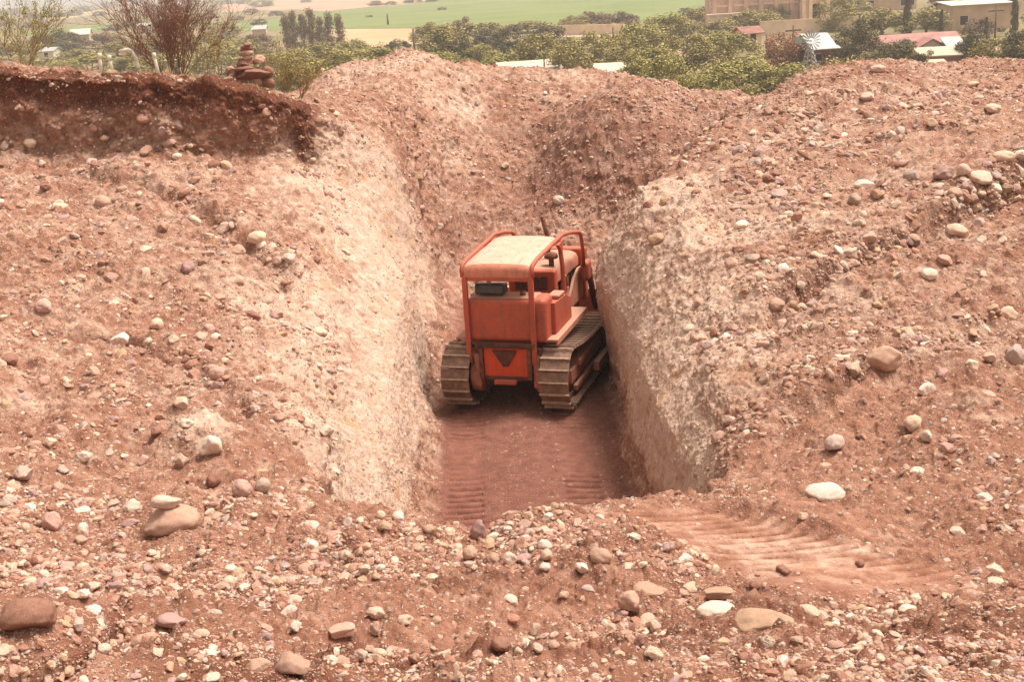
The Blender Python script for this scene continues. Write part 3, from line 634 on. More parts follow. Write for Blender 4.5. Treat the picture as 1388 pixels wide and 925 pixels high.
house('house_wing', 'small whitewashed gabled wing with red roof in front of the long red-roofed house', 'house', 1263, 85, 34, 1.9, 4, R(-3), WHITER, REDROOF, 1.0, .3, ((-.2, 1, .8),), .15, 'y')
house('shed', 'pale metal lean-to beside the small gabled wing', 'shed', 1296, 85, 20, 1.9, 3.4, R(-5), BRICKW, TIN, 1.0, .3, (), None, 'm')
house('shed', 'beige flat-roofed shed in front of the gabled wing', 'shed', 1276, 96, 48, 1.7, 4.4, R(-6), BRICKW, BEIGE, .7, .3, (), None, 'm')
house('shed', 'tiny pale roofed shelter lowest below the beige shed', 'shed', 1272, 102, 22, 1.1, 2.4, R(-6), WOOD, BEIGE, .4, .2, (), None, 'm')
hw = house('porch_house', 'tin-roofed house with porch posts beside the windmill', 'house', 1114, 92, 25, 2.6, 6, R(6), BRICKW, TIN, 1.5, .6, ((-.2, .9, .8),), .2)
for x in (-1.6, -.5, .7, 1.6): MB().box(x-.06, x+.06, -1.5, -1.38, 0, 2.45).build('porch_post', WOOD, hw)
MB().prism([(-1.7, 2.45), (-.55, 2.75), (-.55, 2.83), (-1.7, 2.53)], -1.9, 1.9).build('porch_roof', TIN, hw)
house('long_shed', 'first white flat-roofed shed just behind the heap, left of the pair', 'shed', 722, 110, 80, 1.35, 8.0, R(4), CREAMW, CREAMR, .75, .3, (), None, 'm')
house('long_shed', 'second white flat-roofed shed just behind the heap, right of the pair', 'shed', 832, 116, 56, 1.35, 8.0, R(-8), CREAMW, CREAMR, .75, .3, (), None, 'm')
house('long_house', 'long cream house with a thin pale roof at the top right', 'house', 1198, 14, 86, 3.0, 8, R(-6), ADOBE, WHITER, .7, .4, ((.3, 1, 1.3), (.42, 1, 1.3), (-.2, 1, 1.3)), None, 'm')
house('cream_building', 'low cream building with white roof edge behind the cypress at the right', 'building', 1330, 40, 78, 4.2, 10, R(-5), ADOBE, WHITER, .4, .4, ((-.3, 1, 1.3),), None, 'm')
house('cream_building', 'taller yellowish cream block at the top right corner', 'building', 1362, 26, 60, 7.2, 9, R(-5), CREAMW, CREAMW, .3, .3, ((.1, 3, 1.3),), None, 'm')
house('house', 'small house with brown eave left of the rust-orange tree', 'house', 1021, 62, 24, 2.0, 5, R(10), CREAMW, BRICKW, 1.0, .5, ((0, .9, 1),))
house('house', 'white-roofed house among dark trees at the far left', 'house', 110, 62, 24, 3.4, 7, R(8), ADOBE, WHITER, 1.6, .4, ((.2, 1, 1.2),))
house('house', 'pale low house lower left behind the yellowish bush', 'house', 64, 82, 20, 2.2, 5, R(-8), WHITER, TIN, .8, .3, ((0, .8, 1),))
house('house', 'tiny pale house beyond the cairn by the green field', 'house', 352, 51, 18, 2.4, 6, R(5), ADOBE, TIN, 1.0, .3, ())
house('house', 'tiny white house peeping above the bare bush', 'house', 196, 44, 18, 2.6, 6, R(5), WHITER, WHITER, 1.0, .3, ())
# windmill -------------------------------------------------------------
b = G(1097, 100); H = P(1097, 55, b.y).z+6
wmr = empty('windmill', b, R(12)); tag(wmr, 'many-bladed farm windmill on a lattice tower in front of the tin-roofed house', 'windmill')
t_ = MB(); B0 = .9; 
for sx in (-1, 1):
    for sy in (-1, 1): t_.tube([(sx*B0, sy*B0, 0), (sx*.12, sy*.12, H-.3)], .045, 5)
for k in range(6):
    z = H*(k+.5)/6.5; z2 = H*(k+1.5)/6.5; s = B0*(1-z/H)+.12; s2 = B0*(1-z2/H)+.12
    for (ax, ay), (bx_, by_) in (((-1, -1), (1, -1)), ((1, -1), (1, 1)), ((1, 1), (-1, 1)), ((-1, 1), (-1, -1))):
        t_.tube([(ax*s, ay*s, z), (bx_*s, by_*s, z)], .025, 4)
        if k < 5: t_.tube([(ax*s, ay*s, z), (bx_*s2, by_*s2, z2)], .02, 4)
t_.build('lattice_tower', GALV, wmr)
wh = MB(); RW = 1.35
for k in range(18):
    a = 2*math.pi*k/18; a2 = a+.2; ca, sa = math.cos(a), math.sin(a); cb, sb = math.cos(a2), math.sin(a2)
    vs = [(.35*ca, -.45, H+.35*sa), (RW*ca, -.45, H+RW*sa), (RW*cb, -.30, H+RW*sb), (.35*cb, -.38, H+.35*sb)]
    wh.add(vs+[(x, y+.015, z) for x, y, z in vs], [(0, 1, 2, 3), (7, 6, 5, 4), (0, 4, 5, 1), (1, 5, 6, 2), (2, 6, 7, 3), (3, 7, 4, 0)])
wh.tube([(0, -.5, H), (0, .2, H)], .1, 8); wh.build('blade_wheel', GALV, wmr)
MB().tube([(0, .2, H), (-.3, 1.6, H)], .04, 5).add([(-.3, 1.5, H-.35), (-.6, 2.7, H-.5), (-.6, 2.7, H+.5), (-.3, 1.5, H+.35), (-.27, 1.5, H-.35), (-.57, 2.7, H-.5), (-.57, 2.7, H+.5), (-.27, 1.5, H+.35)], [(3, 2, 1, 0), (4, 5, 6, 7), (0, 1, 5, 4), (1, 2, 6, 5), (2, 3, 7, 6), (3, 0, 4, 7)]).build('tail_vane', GALV, wmr)
# utility poles --------------------------------------------------------
for (u, vt, vb, cross, lab) in ((562, 38, 68, 0, 'slim pole at the corner of the green field'), (622, 42, 92, 0, 'slim pole in front of the dark trees left of centre'), (832, 36, 70, 0, 'pole in front of the low cream wall'),
        (932, 36, 86, 0, 'pole between the green trees left of the rust tree'), (1075, 34, 92, 1, 'tall pole with a crossarm left of the windmill'), (1039, 46, 66, 0, 'short dark pole left of the rust tree'),
        (1348, 8, 62, 1, 'pole in front of the cream building at the right'), (739, 80, 112, 0, 'dark post sticking up in front of the first white shed'), (1338, 38, 84, 0, 'pale weathered pole right of the red-roofed house'), (526, 18, 33, 0, 'tiny leaning pole in the green field')):
    b = G(u, vb); H = P(u, vt, b.y).z+6
    r = empty('utility_pole', b, R(10)); tag(r, lab, 'pole', 'poles'); s = b.y/170
    MB().tube([(0, 0, 0), (0, 0, H)], [.15*s, .10*s], 8).build('pole', WOOD, r, smooth=True)
    if cross: MB().box(-1.1*s, 1.1*s, -.08, .08, H-.75, H-.55).build('crossarm', WOOD, r); [MB().tube([(x*s, 0, H-.55), (x*s, 0, H-.3)], .05*s, 6).build('insulator', WHITER, r) for x in (-.95, 0.4, .95)]

# ------------------------------------------------------------------ bushes, posts, grass on the bank
TWIG = simple('twig', (.25, .125, .088), .9, .35, 8); TWIGY = simple('pale_twig', (.30, .20, .11), .9, .3, 8)
def twigs(n_stems, h, spread, seed, depth=4, r0=.014, kids=4):
    r = random.Random(seed); b = MB(); tips = []
    def grow(p, d, L, rad, lev):
        pts = [p]; q = p.copy(); dd = d.copy()
        for k in range(3):
            dd = (dd+Vector((r.gauss(0, .13), r.gauss(0, .13), r.gauss(.05, .08)))).normalized(); q = q+dd*L/3; pts.append(q.copy())
        b.tube(pts, [rad, rad*.85, rad*.7, rad*.5], 4, cap=False)
        if lev == 0: tips.append(q); return
        for k in range(kids):
            a = dd.orthogonal().normalized(); a = Matrix.Rotation(r.uniform(0, 6.28), 3, dd)@a
            nd = (dd+a*r.uniform(.25, .75)).normalized(); st = pts[r.choice([1, 2, 3, 3])]
            grow(st.copy(), nd, L*r.uniform(.5, .85), rad*.6, lev-1); tips.append(st)
    for k in range(n_stems):
        a = r.uniform(0, 6.28); s = spread*r.uniform(.1, 1)
        grow(Vector((.12*math.cos(a), .12*math.sin(a), -.1)), Vector((math.cos(a)*s, math.sin(a)*s, 1)).normalized(), h*r.uniform(.34, .52), r0*r.uniform(.7, 1.2), depth-1)
    return b, tips
def bush(name, label, u, v, Y, h, spread, stems, seed, leaf=None, nleaf=0, mat=TWIG, kids=4, depth=4):
    p = P(u, v, Y); p.z = ground_at(p.x, p.y); r = empty(name, p); tag(r, label, 'bush')
    b, tips = twigs(stems, h, spread, seed, depth, kids=kids); b.build('branches', mat, r)
    if leaf:
        rr = random.Random(seed+1); cs = [tuple(rr.choice(tips)) for _ in range(nleaf)]
        V_, F_ = leaves(cs, [.07]*nleaf, 7, .022, seed); mesh_np('leaves', V_, F_, LEAF[leaf], r, smooth=False)
    return r
bush('bare_bush', 'large bare reddish twiggy bush on top of the dark bank', 238, 115, 29.6, 2.35, .95, 21, 5, 'brown', 220, kids=5)
bush('leafy_bush', 'sparse yellowish green bush at the left edge of the bank', 30, 95, 29.2, 2.0, .8, 9, 8, 'bright', 240, TWIGY)
bush('leafy_bush', 'thin yellow-green bush just right of the cairn', 398, 125, 30.8, 1.3, .9, 8, 12, 'olive', 300, TWIGY)
bush('leafy_bush', 'wispy yellow-green bush between bare bush and cairn', 292, 116, 30.6, 1.9, .5, 4, 15, 'olive', 130, TWIGY, kids=3)
WP = simple('whitewashed_post', (.82, .76, .62), .85, .15, 8, .005, 30)
for (u, vt, vb, lean, lab) in ((138, 83, 106, 3, 'left whitewashed stub post on the dark bank, leaning right'), (154, 83, 108, -4, 'second whitewashed stub post on the dark bank, leaning left'), (215, 78, 100, -6, 'thin pale post seen through the bare bush')):
    p = P(u, vb, 28.7); p.z = ground_at(p.x, p.y); H = max(.35, P(u, vt, 28.7).z-p.z)+.10
    r = empty('fence_post', p); r.rotation_euler = (0, R(lean), 0); tag(r, lab, 'post', 'whitewashed posts')
    MB().tube([(0, 0, -.1), (.005, 0, H*.5), (0, 0, H)], [.042, .04, .038], 8).build('shaft', WP, r, smooth=True); MB().tube([(0, 0, H-.10), (.01, 0, H+.02)], [.052, .045], 8).build('knob', WP, r, smooth=True)
p = P(193, 114, 28.7); p.z = ground_at(p.x, p.y); H = P(186, 66, 28.7).z-p.z; r = empty('bent_post', p); tag(r, 'taller crooked whitewashed post with a bent arm pointing left', 'post')
MB().tube([(0, 0, -.1), (-.04, 0, H*.35), (-.07, 0, H*.7), (-.13, 0, H*.92)], [.05, .042, .04, .035], 8).build('shaft', WP, r, smooth=True)
MB().tube([(-.12, 0, H*.9), (-.22, 0, H*.98), (-.42, .03, H*.96)], [.05, .055, .03], 8).build('arm', WP, r, smooth=True)
# dry grass
gv = []; g_ = random.Random(4)
STRAW = simple('straw', (.52, .38, .20), .9, .2, 6)
gb = MB()
for (u, v, n, sp) in ((255, 116, 260, .55), (210, 108, 120, .5), (235, 112, 200, .5), (300, 118, 60, .4), (60, 100, 50, .8), (370, 128, 60, .4), (120, 104, 60, .5)):
    c0 = P(u, v, 28.7)
    for k in range(n):
        x = c0.x+g_.gauss(0, sp); y = c0.y+g_.gauss(0, .35); z = ground_at(x, y); h = g_.uniform(.05, .2); a = g_.uniform(0, 6.28)
        e = Vector((x+g_.gauss(0, .05), y+g_.gauss(0, .05), z+h)); s = .008
        gb.add([(x-s*math.cos(a), y-s*math.sin(a), z-.02), (x+s*math.cos(a), y+s*math.sin(a), z-.02), tuple(e)], [(0, 1, 2)])
tag(gb.build('dry_grass', STRAW), 'dry straw-coloured grass along the top of the dark bank', 'grass', kind='stuff')
# ------------------------------------------------------------------ stones
def ico(sub):
    import bmesh
    bm = bmesh.new(); bmesh.ops.create_icosphere(bm, subdivisions=sub, radius=1); bm.verts.ensure_lookup_table()
    V_ = np.array([v.co[:] for v in bm.verts]); F_ = np.array([[v.index for v in f.verts] for f in bm.faces]); bm.free(); return V_, F_
def rock_shape(sub, seed, cuts, nz=.12, dims=(1, .8, .6)):
    V_, F_ = ico(sub); g_ = np.random.default_rng(seed)
    for k in range(cuts):
        n = g_.normal(size=3); n /= np.linalg.norm(n); dd = .52+.30*g_.random(); t = V_@n; m = t > dd
        V_[m] -= np.outer((t[m]-dd)*.9, n)
    V_ *= 1+nz*vnoise(V_*1.6+seed, seed)[:, None]+nz*.45*vnoise(V_*4+seed, seed+1)[:, None]
    if sub >= 3: V_ *= 1+.035*vnoise(V_*9+seed, seed+2)[:, None]
    return V_*np.array(dims), F_
ROCKS = {'rounded': [], 'angular': [], 'flat': [], 'blocky': []}
for k in range(5):
    for kind, cuts, dims in (('rounded', 2, (1, .82, .66)), ('angular', 11, (1, .8, .7)), ('flat', 6, (1, .8, .38)), ('blocky', 9, (1, .85, .8))):
        V_, F_ = rock_shape(4, 10*k+len(kind), cuts, .10 if kind == 'rounded' else .13, dims)
        o = mesh_np('rock_mesh', V_, F_, STONE); ROCKS[kind].append(o.data); bpy.data.objects.remove(o)
PAL = {'cream': (.62, .45, .345), 'white': (.72, .58, .48), 'tan': (.44, .275, .20), 'pinkish': (.48, .30, .24), 'grey': (.45, .35, .295), 'mauve': (.36, .225, .21), 'reddish brown': (.22, .10, .07), 'ochre': (.46, .30, .19)}
nrock = [0]
def rock(p, nrm, sx, sy, sz, kind, colour, label, seed, name='stone', cat='stone', group=None, tilt=.35, yaw=None, emb=.25):
    g_ = random.Random(seed); o = bpy.data.objects.new(name, g_.choice(ROCKS[kind])); COL.objects.link(o)
    base = {'rounded': .66, 'angular': .7, 'flat': .38, 'blocky': .8}[kind]
    o.scale = (sx, sy/.82, sz/base)
    q = Vector(nrm).normalized(); q = (q+Vector((0, 0, 1.2))).normalized()
    rot = q.to_track_quat('Z', 'Y').to_matrix()@Matrix.Rotation(g_.uniform(-.5, .5) if yaw is None else yaw, 3, 'Z')@Matrix.Rotation(g_.uniform(-tilt, tilt), 3, 'X')
    o.rotation_euler = rot.to_euler(); o.location = Vector(p)+q*sz*(1-2*emb)
    c = PAL[colour]; f = g_.uniform(.88, 1.12); o.color = (c[0]*f, c[1]*f, c[2]*f*g_.uniform(.94, 1.04), 1)
    tag(o, label, cat, group); nrock[0] += 1; return o
# u, v centre, width, height px, shape, colour, label, short reference
NOT = [
 (232, 702, 78, 40, 'rounded', 'tan', 'large flat-topped tan boulder in the lower left with a cream rock lying on it', 'the big flat-topped tan boulder'),
 (179, 686, 28, 22, 'blocky', 'white', 'bright white squarish stone left of the big flat-topped boulder', 'the white squarish stone'),
 (648, 716, 25, 34, 'blocky', 'mauve', 'upright mauve block standing on the trench lip at the centre', 'the upright mauve block'),
 (639, 748, 24, 22, 'rounded', 'tan', 'round tan stone right below the upright mauve block', None),
 (692, 756, 22, 22, 'blocky', 'white', 'pale knobbly stone on the lip, right of the mauve block', 'the pale knobbly lip stone'),
 (670, 757, 24, 18, 'rounded', 'tan', 'dull round stone between the mauve block and the pale knobbly stone', None),
 (40, 832, 68, 46, 'rounded', 'reddish brown', 'big dark reddish boulder half buried at the lower left edge', 'the big dark reddish boulder'),
 (462, 854, 42, 20, 'flat', 'pinkish', 'pink flat-topped rock in the foreground left of centre', 'the pink flat-topped rock'),
 (236, 841, 46, 17, 'flat', 'mauve', 'long mauve slab in the lower left foreground', 'the long mauve slab'),
 (402, 900, 52, 38, 'angular', 'tan', 'tan crumbly boulder at the bottom edge, left of centre', 'the tan boulder at the bottom edge'),
 (350, 905, 46, 26, 'angular', 'tan', 'low tan rock leaning on the crumbly boulder at the bottom edge', None),
 (970, 826, 50, 20, 'rounded', 'white', 'long white stone on the small bank at lower right', 'the long white stone'),
 (972, 803, 46, 18, 'flat', 'tan', 'long tan stone just above the long white stone', None),
 (1036, 842, 76, 34, 'angular', 'ochre', 'large ochre clod at the end of the small bank, lower right', 'the large ochre clod'),
 (1097, 828, 32, 15, 'rounded', 'cream', 'cream stone right of the ochre clod, below the track prints', 'the cream stone below the track prints'),
 (1117, 668, 54, 30, 'rounded', 'white', 'large white rounded boulder above the track prints', 'the large white rounded boulder'),
 (1200, 484, 46, 34, 'blocky', 'tan', 'big tan angular boulder sitting on the right slope', 'the big tan boulder on the right slope'),
 (1253, 526, 27, 22, 'angular', 'white', 'bright white stone below the big tan boulder on the right slope', None),
 (1237, 571, 34, 26, 'angular', 'cream', 'pale wedge-shaped rock at the middle of the right slope', 'the pale wedge-shaped rock'),
 (1257, 590, 18, 20, 'blocky', 'white', 'small white stone right of the pale wedge-shaped rock', None),
 (1132, 600, 30, 27, 'rounded', 'grey', 'round grey stone above the large white boulder', 'the round grey stone'),
 (1278, 233, 32, 18, 'blocky', 'mauve', 'mauve squared rock high on the right slope', 'the mauve squared rock'),
 (1306, 230, 20, 20, 'rounded', 'cream', 'round cream stone touching the mauve squared rock', None),
 (1330, 239, 32, 15, 'flat', 'cream', 'flat cream stone right of the mauve squared rock', None),
 (1361, 211, 28, 14, 'rounded', 'cream', 'long cream stone at the upper right edge', 'the long cream stone at the upper right edge'),
 (1171, 250, 26, 17, 'angular', 'white', 'white angular stone left of the mauve squared rock', 'the white angular stone high on the right'),
 (1158, 270, 22, 18, 'blocky', 'grey', 'grey block just below the white angular stone', None),
 (1296, 312, 36, 20, 'rounded', 'cream', 'long cream stone lodged in the dark crack of the right slope', 'the cream stone lodged in the crack'),
 (1258, 370, 24, 16, 'rounded', 'white', 'white oval stone below the crack on the right slope', 'the white oval stone'),
 (1280, 352, 26, 14, 'flat', 'tan', 'tan flat stone just above the white oval stone', None),
 (758, 270, 18, 13, 'rounded', 'white', 'lone white boulder on the far slope above the bulldozer', 'the lone white boulder above the bulldozer'),
 (684, 224, 13, 9, 'angular', 'cream', 'small cream wedge on the far slope, upper left of the lone boulder', 'the cream wedge on the far slope'),
 (212, 439, 20, 18, 'rounded', 'cream', 'pale round stone by itself on the left slope', 'the lone pale stone on the left slope'),
 (349, 320, 26, 15, 'rounded', 'cream', 'cream oval stone on the upper left slope below the bank', 'the cream oval stone on the upper left slope'),
 (240, 211, 13, 9, 'rounded', 'white', 'white stone at the foot of the dark bank', 'the white stone at the foot of the bank'),
 (42, 192, 17, 11, 'rounded', 'cream', 'cream stone in the foot of the bank near the left edge', 'the cream stone at the left foot of the bank'),
 (32, 640, 34, 19, 'angular', 'grey', 'grey angular rock near the left edge', 'the grey rock near the left edge'),
 (284, 603, 36, 34, 'angular', 'white', 'white crumbly chunk in the outcrop left of the trench', 'the white crumbly chunk'),
 (246, 622, 26, 24, 'angular', 'cream', 'cream crumbly chunk left of the white one', None),
 (291, 650, 25, 22, 'blocky', 'reddish brown', 'brown block below the white crumbly chunk', 'the brown block'),
 (331, 660, 32, 26, 'rounded', 'pinkish', 'pinkish round stone right of the brown block', 'the pinkish round stone'),
 (356, 656, 24, 24, 'rounded', 'grey', 'grey-white cobble leaning on the pinkish round stone', None),
 (855, 812, 36, 30, 'blocky', 'tan', 'tan block near the left end of the small bank, lower right', 'the tan block'),
 (884, 800, 54, 18, 'flat', 'tan', 'long sloping tan slab right of the tan block', None),
 (678, 872, 32, 20, 'rounded', 'reddish brown', 'rounded brown cobble at the bottom centre', 'the brown cobble at the bottom centre'),
 (728, 877, 18, 17, 'blocky', 'cream', 'cream cube-like stone right of the brown cobble', None),
 (750, 875, 20, 15, 'rounded', 'tan', 'tan stone touching the cream cube-like one', None),
 (704, 883, 13, 13, 'angular', 'cream', 'little cream stone between the brown cobble and the cream cube', None),
 (1372, 478, 32, 34, 'blocky', 'grey', 'grey upright rock at the right edge', 'the grey rock at the right edge'),
 (1342, 484, 22, 14, 'angular', 'cream', 'cream stone left of the grey rock at the right edge', None),
 (511, 829, 30, 16, 'angular', 'cream', 'cream angular stone above the pink flat-topped rock', 'the cream angular stone'),
 (508, 852, 20, 24, 'angular', 'pinkish', 'upright pinkish stone right of the pink flat-topped rock', None),
 (112, 718, 18, 22, 'rounded', 'white', 'upright whitish cobble left of the big flat-topped boulder', 'the upright whitish cobble'),
 (72, 706, 30, 28, 'rounded', 'pinkish', 'pinkish cobble with pale face at the left', 'the pinkish cobble at the left'),
 (36, 715, 15, 15, 'rounded', 'cream', 'small cream cobble near the left edge', None),
 (140, 878, 22, 15, 'rounded', 'cream', 'cream cobble at the lower left', 'the cream cobble at the lower left'),
 (1165, 763, 15, 12, 'rounded', 'reddish brown', 'dark red cobble on the track prints', 'the dark red cobble on the prints'),
 (870, 255, 14, 12, 'blocky', 'white', 'white stone at the top edge of the right trench wall', 'the white stone on the wall edge'),
 (890, 322, 28, 14, 'flat', 'ochre', 'ochre slab on the bright crest of the right wall', 'the ochre slab'),
 (946, 764, 0, 0, '', '', '', None),
 (540, 700, 22, 16, 'rounded', 'white', 'white cobble in the row on the trench lip, left part', 'the white lip cobble'),
 (515, 698, 16, 14, 'rounded', 'cream', 'cream cobble left of the white lip cobble', None),
 (580, 716, 22, 14, 'rounded', 'tan', 'tan cobble in the row on the trench lip', None),
 (608, 722, 20, 16, 'angular', 'cream', 'cream chip on the lip just left of the mauve block', None),
 (740, 752, 20, 18, 'rounded', 'cream', 'cream round cobble right of the pale knobbly stone', None),
 (738, 768, 16, 12, 'rounded', 'white', 'small white cobble under the cream round cobble', None),
 (790, 768, 22, 16, 'angular', 'white', 'white wedge on the lip row right of centre', 'the white wedge on the lip'),
 (815, 752, 34, 20, 'rounded', 'tan', 'soil-coloured boulder on the mound right of the lip', 'the soil-coloured boulder'),
 (1190, 92, 20, 10, 'rounded', 'cream', 'cream boulder on the crest of the right heap', 'the cream boulder on the crest'),
 (1175, 130, 26, 14, 'angular', 'cream', 'cream chunk below the crest of the right heap', 'the cream chunk below the crest'),
 (1319, 114, 18, 9, 'rounded', 'cream', 'cream oval on the far right heap', 'the cream oval on the far right heap'),
 (1345, 146, 24, 12, 'rounded', 'cream', 'cream boulder below the far right heap', None),
 (1137, 195, 14, 10, 'angular', 'white', 'bright white chip on the upper right slope', 'the white chip on the upper right slope'),
 (1103, 212, 24, 16, 'angular', 'ochre', 'yellowish chunk left of the white chip, upper right slope', None)]
NOT = [q for q in NOT if q[2] > 0]
refs = []; taken = []
for i, (u, v, wp, hp, kind, colr, lab, short) in enumerate(NOT):
    h_ = hit(u, v+hp*.35)
    if not h_[0]: continue
    dist = h_[2]; m = dist/F; sx = wp*m/2; szz = hp*m/2*.95
    used_lab[lab] = 1
    rock(h_[0], Vector((0, 0, 1)) if wp > 40 else h_[1], sx, sx*.8, szz, kind, colr, lab, 131+i, name='boulder' if wp*m > .35 else 'stone', cat='boulder' if wp*m > .35 else 'stone', yaw=random.uniform(-.3, .3), tilt=.12, emb=.22)
    taken.append((u, v, max(wp, hp)))
    if short: refs.append((u, v, short))
# cream rock lying on the flat-topped boulder
h_ = hit(232, 716); m = h_[2]/F
o = rock(h_[0]+Vector((-.01*0, .02, 34*m)), (0, 0, 1), 23*m, 15*m, 10*m, 'flat', 'cream', 'cream rock lying on top of the big flat-topped tan boulder', 55, emb=.5, tilt=.02, yaw=.05); taken.append((221, 672, 46))
# cairn: each stone lies on the ones below
CA = [(330, 108, 22, 14, 'rounded', 'reddish brown', 'brown base stone at the left foot of the cairn'), (345, 110, 22, 13, 'rounded', 'ochre', 'ochre base stone in the middle of the cairn'),
      (362, 111, 20, 13, 'rounded', 'reddish brown', 'reddish base stone at the right foot of the cairn'), (314, 105, 18, 12, 'angular', 'reddish brown', 'brown stone lying beside the cairn on its left'),
      (313, 92, 12, 9, 'blocky', 'tan', 'tan stone perched on the left shoulder of the cairn'), (316, 99, 16, 10, 'rounded', 'reddish brown', 'brown stone under the left shoulder of the cairn'),
      (345, 98, 46, 11, 'blocky', 'reddish brown', 'long broad slab across the lower cairn'), (337, 91, 34, 8, 'angular', 'reddish brown', 'second slab of the cairn with a pale edge'), (362, 96, 16, 12, 'rounded', 'reddish brown', 'rounded stone on the right end of the long cairn slab'),
      (331, 83, 24, 9, 'angular', 'reddish brown', 'wide brown stone in the middle left of the cairn'), (350, 80, 19, 11, 'angular', 'pinkish', 'pinkish boulder in the middle right of the cairn'), (346, 85, 7, 6, 'angular', 'white', 'small white stone wedged in the cairn'),
      (334, 76, 14, 8, 'rounded', 'tan', 'tan stone under the neck of the cairn'), (334, 70, 18, 6, 'flat', 'tan', 'thin tan slab at the neck of the cairn'), (334, 64, 17, 8, 'blocky', 'reddish brown', 'brown block just under the top of the cairn'), (336, 58, 12, 6, 'angular', 'tan', 'topmost stone of the cairn')]
gz = None
for i, (u, v, wp, hp, kind, colr, lab) in enumerate(CA):
    Yc = 29.0+(i % 3-1)*.04; p = P(u, v, Yc); m = (Yc/ray(u, v).y)/F
    o = rock(p, (0, 0, 1), wp*m/2*1.12, wp*m/2*.95, hp*m/2*1.4, kind, colr, lab, 400+i, name='cairn_stone', cat='stone', group='stones of the cairn', tilt=.08, emb=.5); used_lab[lab] = 1
p = P(338, 116, 29.0); gz = ground_at(p.x, p.y); dz = gz-p.z
for o in [q for q in COL.objects if q.name.startswith('cairn_stone')]: o.location.z += dz+.06

# scattered stones -----------------------------------------------------
mid = .25*(S[:-1, :-1]+S[1:, :-1]+S[:-1, 1:]+S[1:, 1:]); e1 = S[1:, :-1]-S[:-1, :-1]; e2 = S[:-1, 1:]-S[:-1, :-1]
area = np.linalg.norm(np.cross(e1, e2), axis=2); NM = NF[:-1, :-1]
ca = .5*(ta[:-1]+ta[1:])[:, None]*np.ones((1, B_-1)); cb = np.ones((A_-1, 1))*.5*(tb[:-1]+tb[1:])[None, :]
mp = mid.reshape(-1, 3); rel = mp-np.array([0, 0, CZ]); zc = rel@np.array(fw); uu = 694+F*(rel@np.array(rt))/np.maximum(zc, .1); vv_ = 462.5-F*(rel@np.array(up))/np.maximum(zc, .1)
inview = (zc > 2) & (uu > -120) & (uu < 1510) & (vv_ > -50) & (vv_ < 1050)
dist = np.linalg.norm(rel, axis=1)
fl = floorm.reshape(A_, B_)[:-1, :-1].reshape(-1); wl = wallm.reshape(A_, B_)[:-1, :-1].reshape(-1); pr_ = prn.reshape(A_, B_)[:-1, :-1].reshape(-1); lnn = np.clip(ln2+ln3+ln4+ln5+ln6, 0, 1).reshape(A_, B_)[:-1, :-1].reshape(-1); sgl = np.where(fade > .3, sgj, 9).reshape(A_, B_)[:-1, :-1].reshape(-1); ld = ledge.reshape(A_, B_)[:-1, :-1].reshape(-1)
dkz = zone[:, 1].reshape(A_, B_)[:-1, :-1].reshape(-1)
patch = np.clip(.62+1.1*vnoise(mp*.7, 60)+.9*vnoise(mp*2.1, 61), .10, 2.5)
dens = patch*(1-.93*np.clip(fl*1.3, 0, 1))*(1-.35*np.clip(wl*1.3, 0, 1))*(1-.97*pr_)*np.where((sgl < 0) & (sgl > -2.6), .30, 1)*(1+2.0*ld)*(1+1.6*lnn)*(1-.4*dkz)
right = np.clip((mp[:, 0]-3)/2, 0, 1)*(mp[:, 1] > 10); dens *= 1+.9*right
dens *= 1+3.2*(1-smooth(mp[:, 1], 8, 10.5))
dens *= np.where(mp[:, 2] < .25, .25, 1)
backs = (mp[:, 1] > 33); dens *= np.where(backs, .8, 1)
# image-space share: area seen ~ area/dist^2 so that pebble count follows what the eye resolves
wgt = dens*area.reshape(-1)*inview
pb = wgt/np.minimum(dist, 50)**1.75; pb /= pb.sum()
NS = 185000
g_ = np.random.default_rng(11); idx = g_.choice(len(pb), NS, p=pb)
pos = mp[idx]+e1.reshape(-1, 3)[idx]*(g_.random((NS, 1))-.5)+e2.reshape(-1, 3)[idx]*(g_.random((NS, 1))-.5); nr = NM.reshape(-1, 3)[idx]; di = dist[idx]
rad_px = 1.25*(1-g_.random(NS))**(-1/1.95); rad_px = np.minimum(rad_px, 8.5+4.0*g_.random(NS)); rad_px = np.where(wl[idx] > .35, np.minimum(rad_px, 4.6), rad_px); rad_px = np.where(pos[:, 1] > 33, np.minimum(rad_px, 3.0+1.5*g_.random(NS)), rad_px)       # radius in pixels of the photo, power law
rad = rad_px*di/F; rad = np.minimum(rad, .20+.0*di); rad = np.where(di > 12, np.minimum(rad, .16), rad)
rad *= np.where(wl[idx] > .4, .75, 1)*np.where(fl[idx] > .5, .6, 1)
spx = rad*F/di; uI = uu[idx]; vI = vv_[idx]
vis = (uI > 5) & (uI < 1383) & (vI > 70) & (vI < 918)
keep = np.ones(NS, bool)
for (u, v, s_) in taken: keep &= ~((np.abs(uI-u) < s_*.55) & (np.abs(vI-v) < s_*.5) & (rad_px > 2.5))
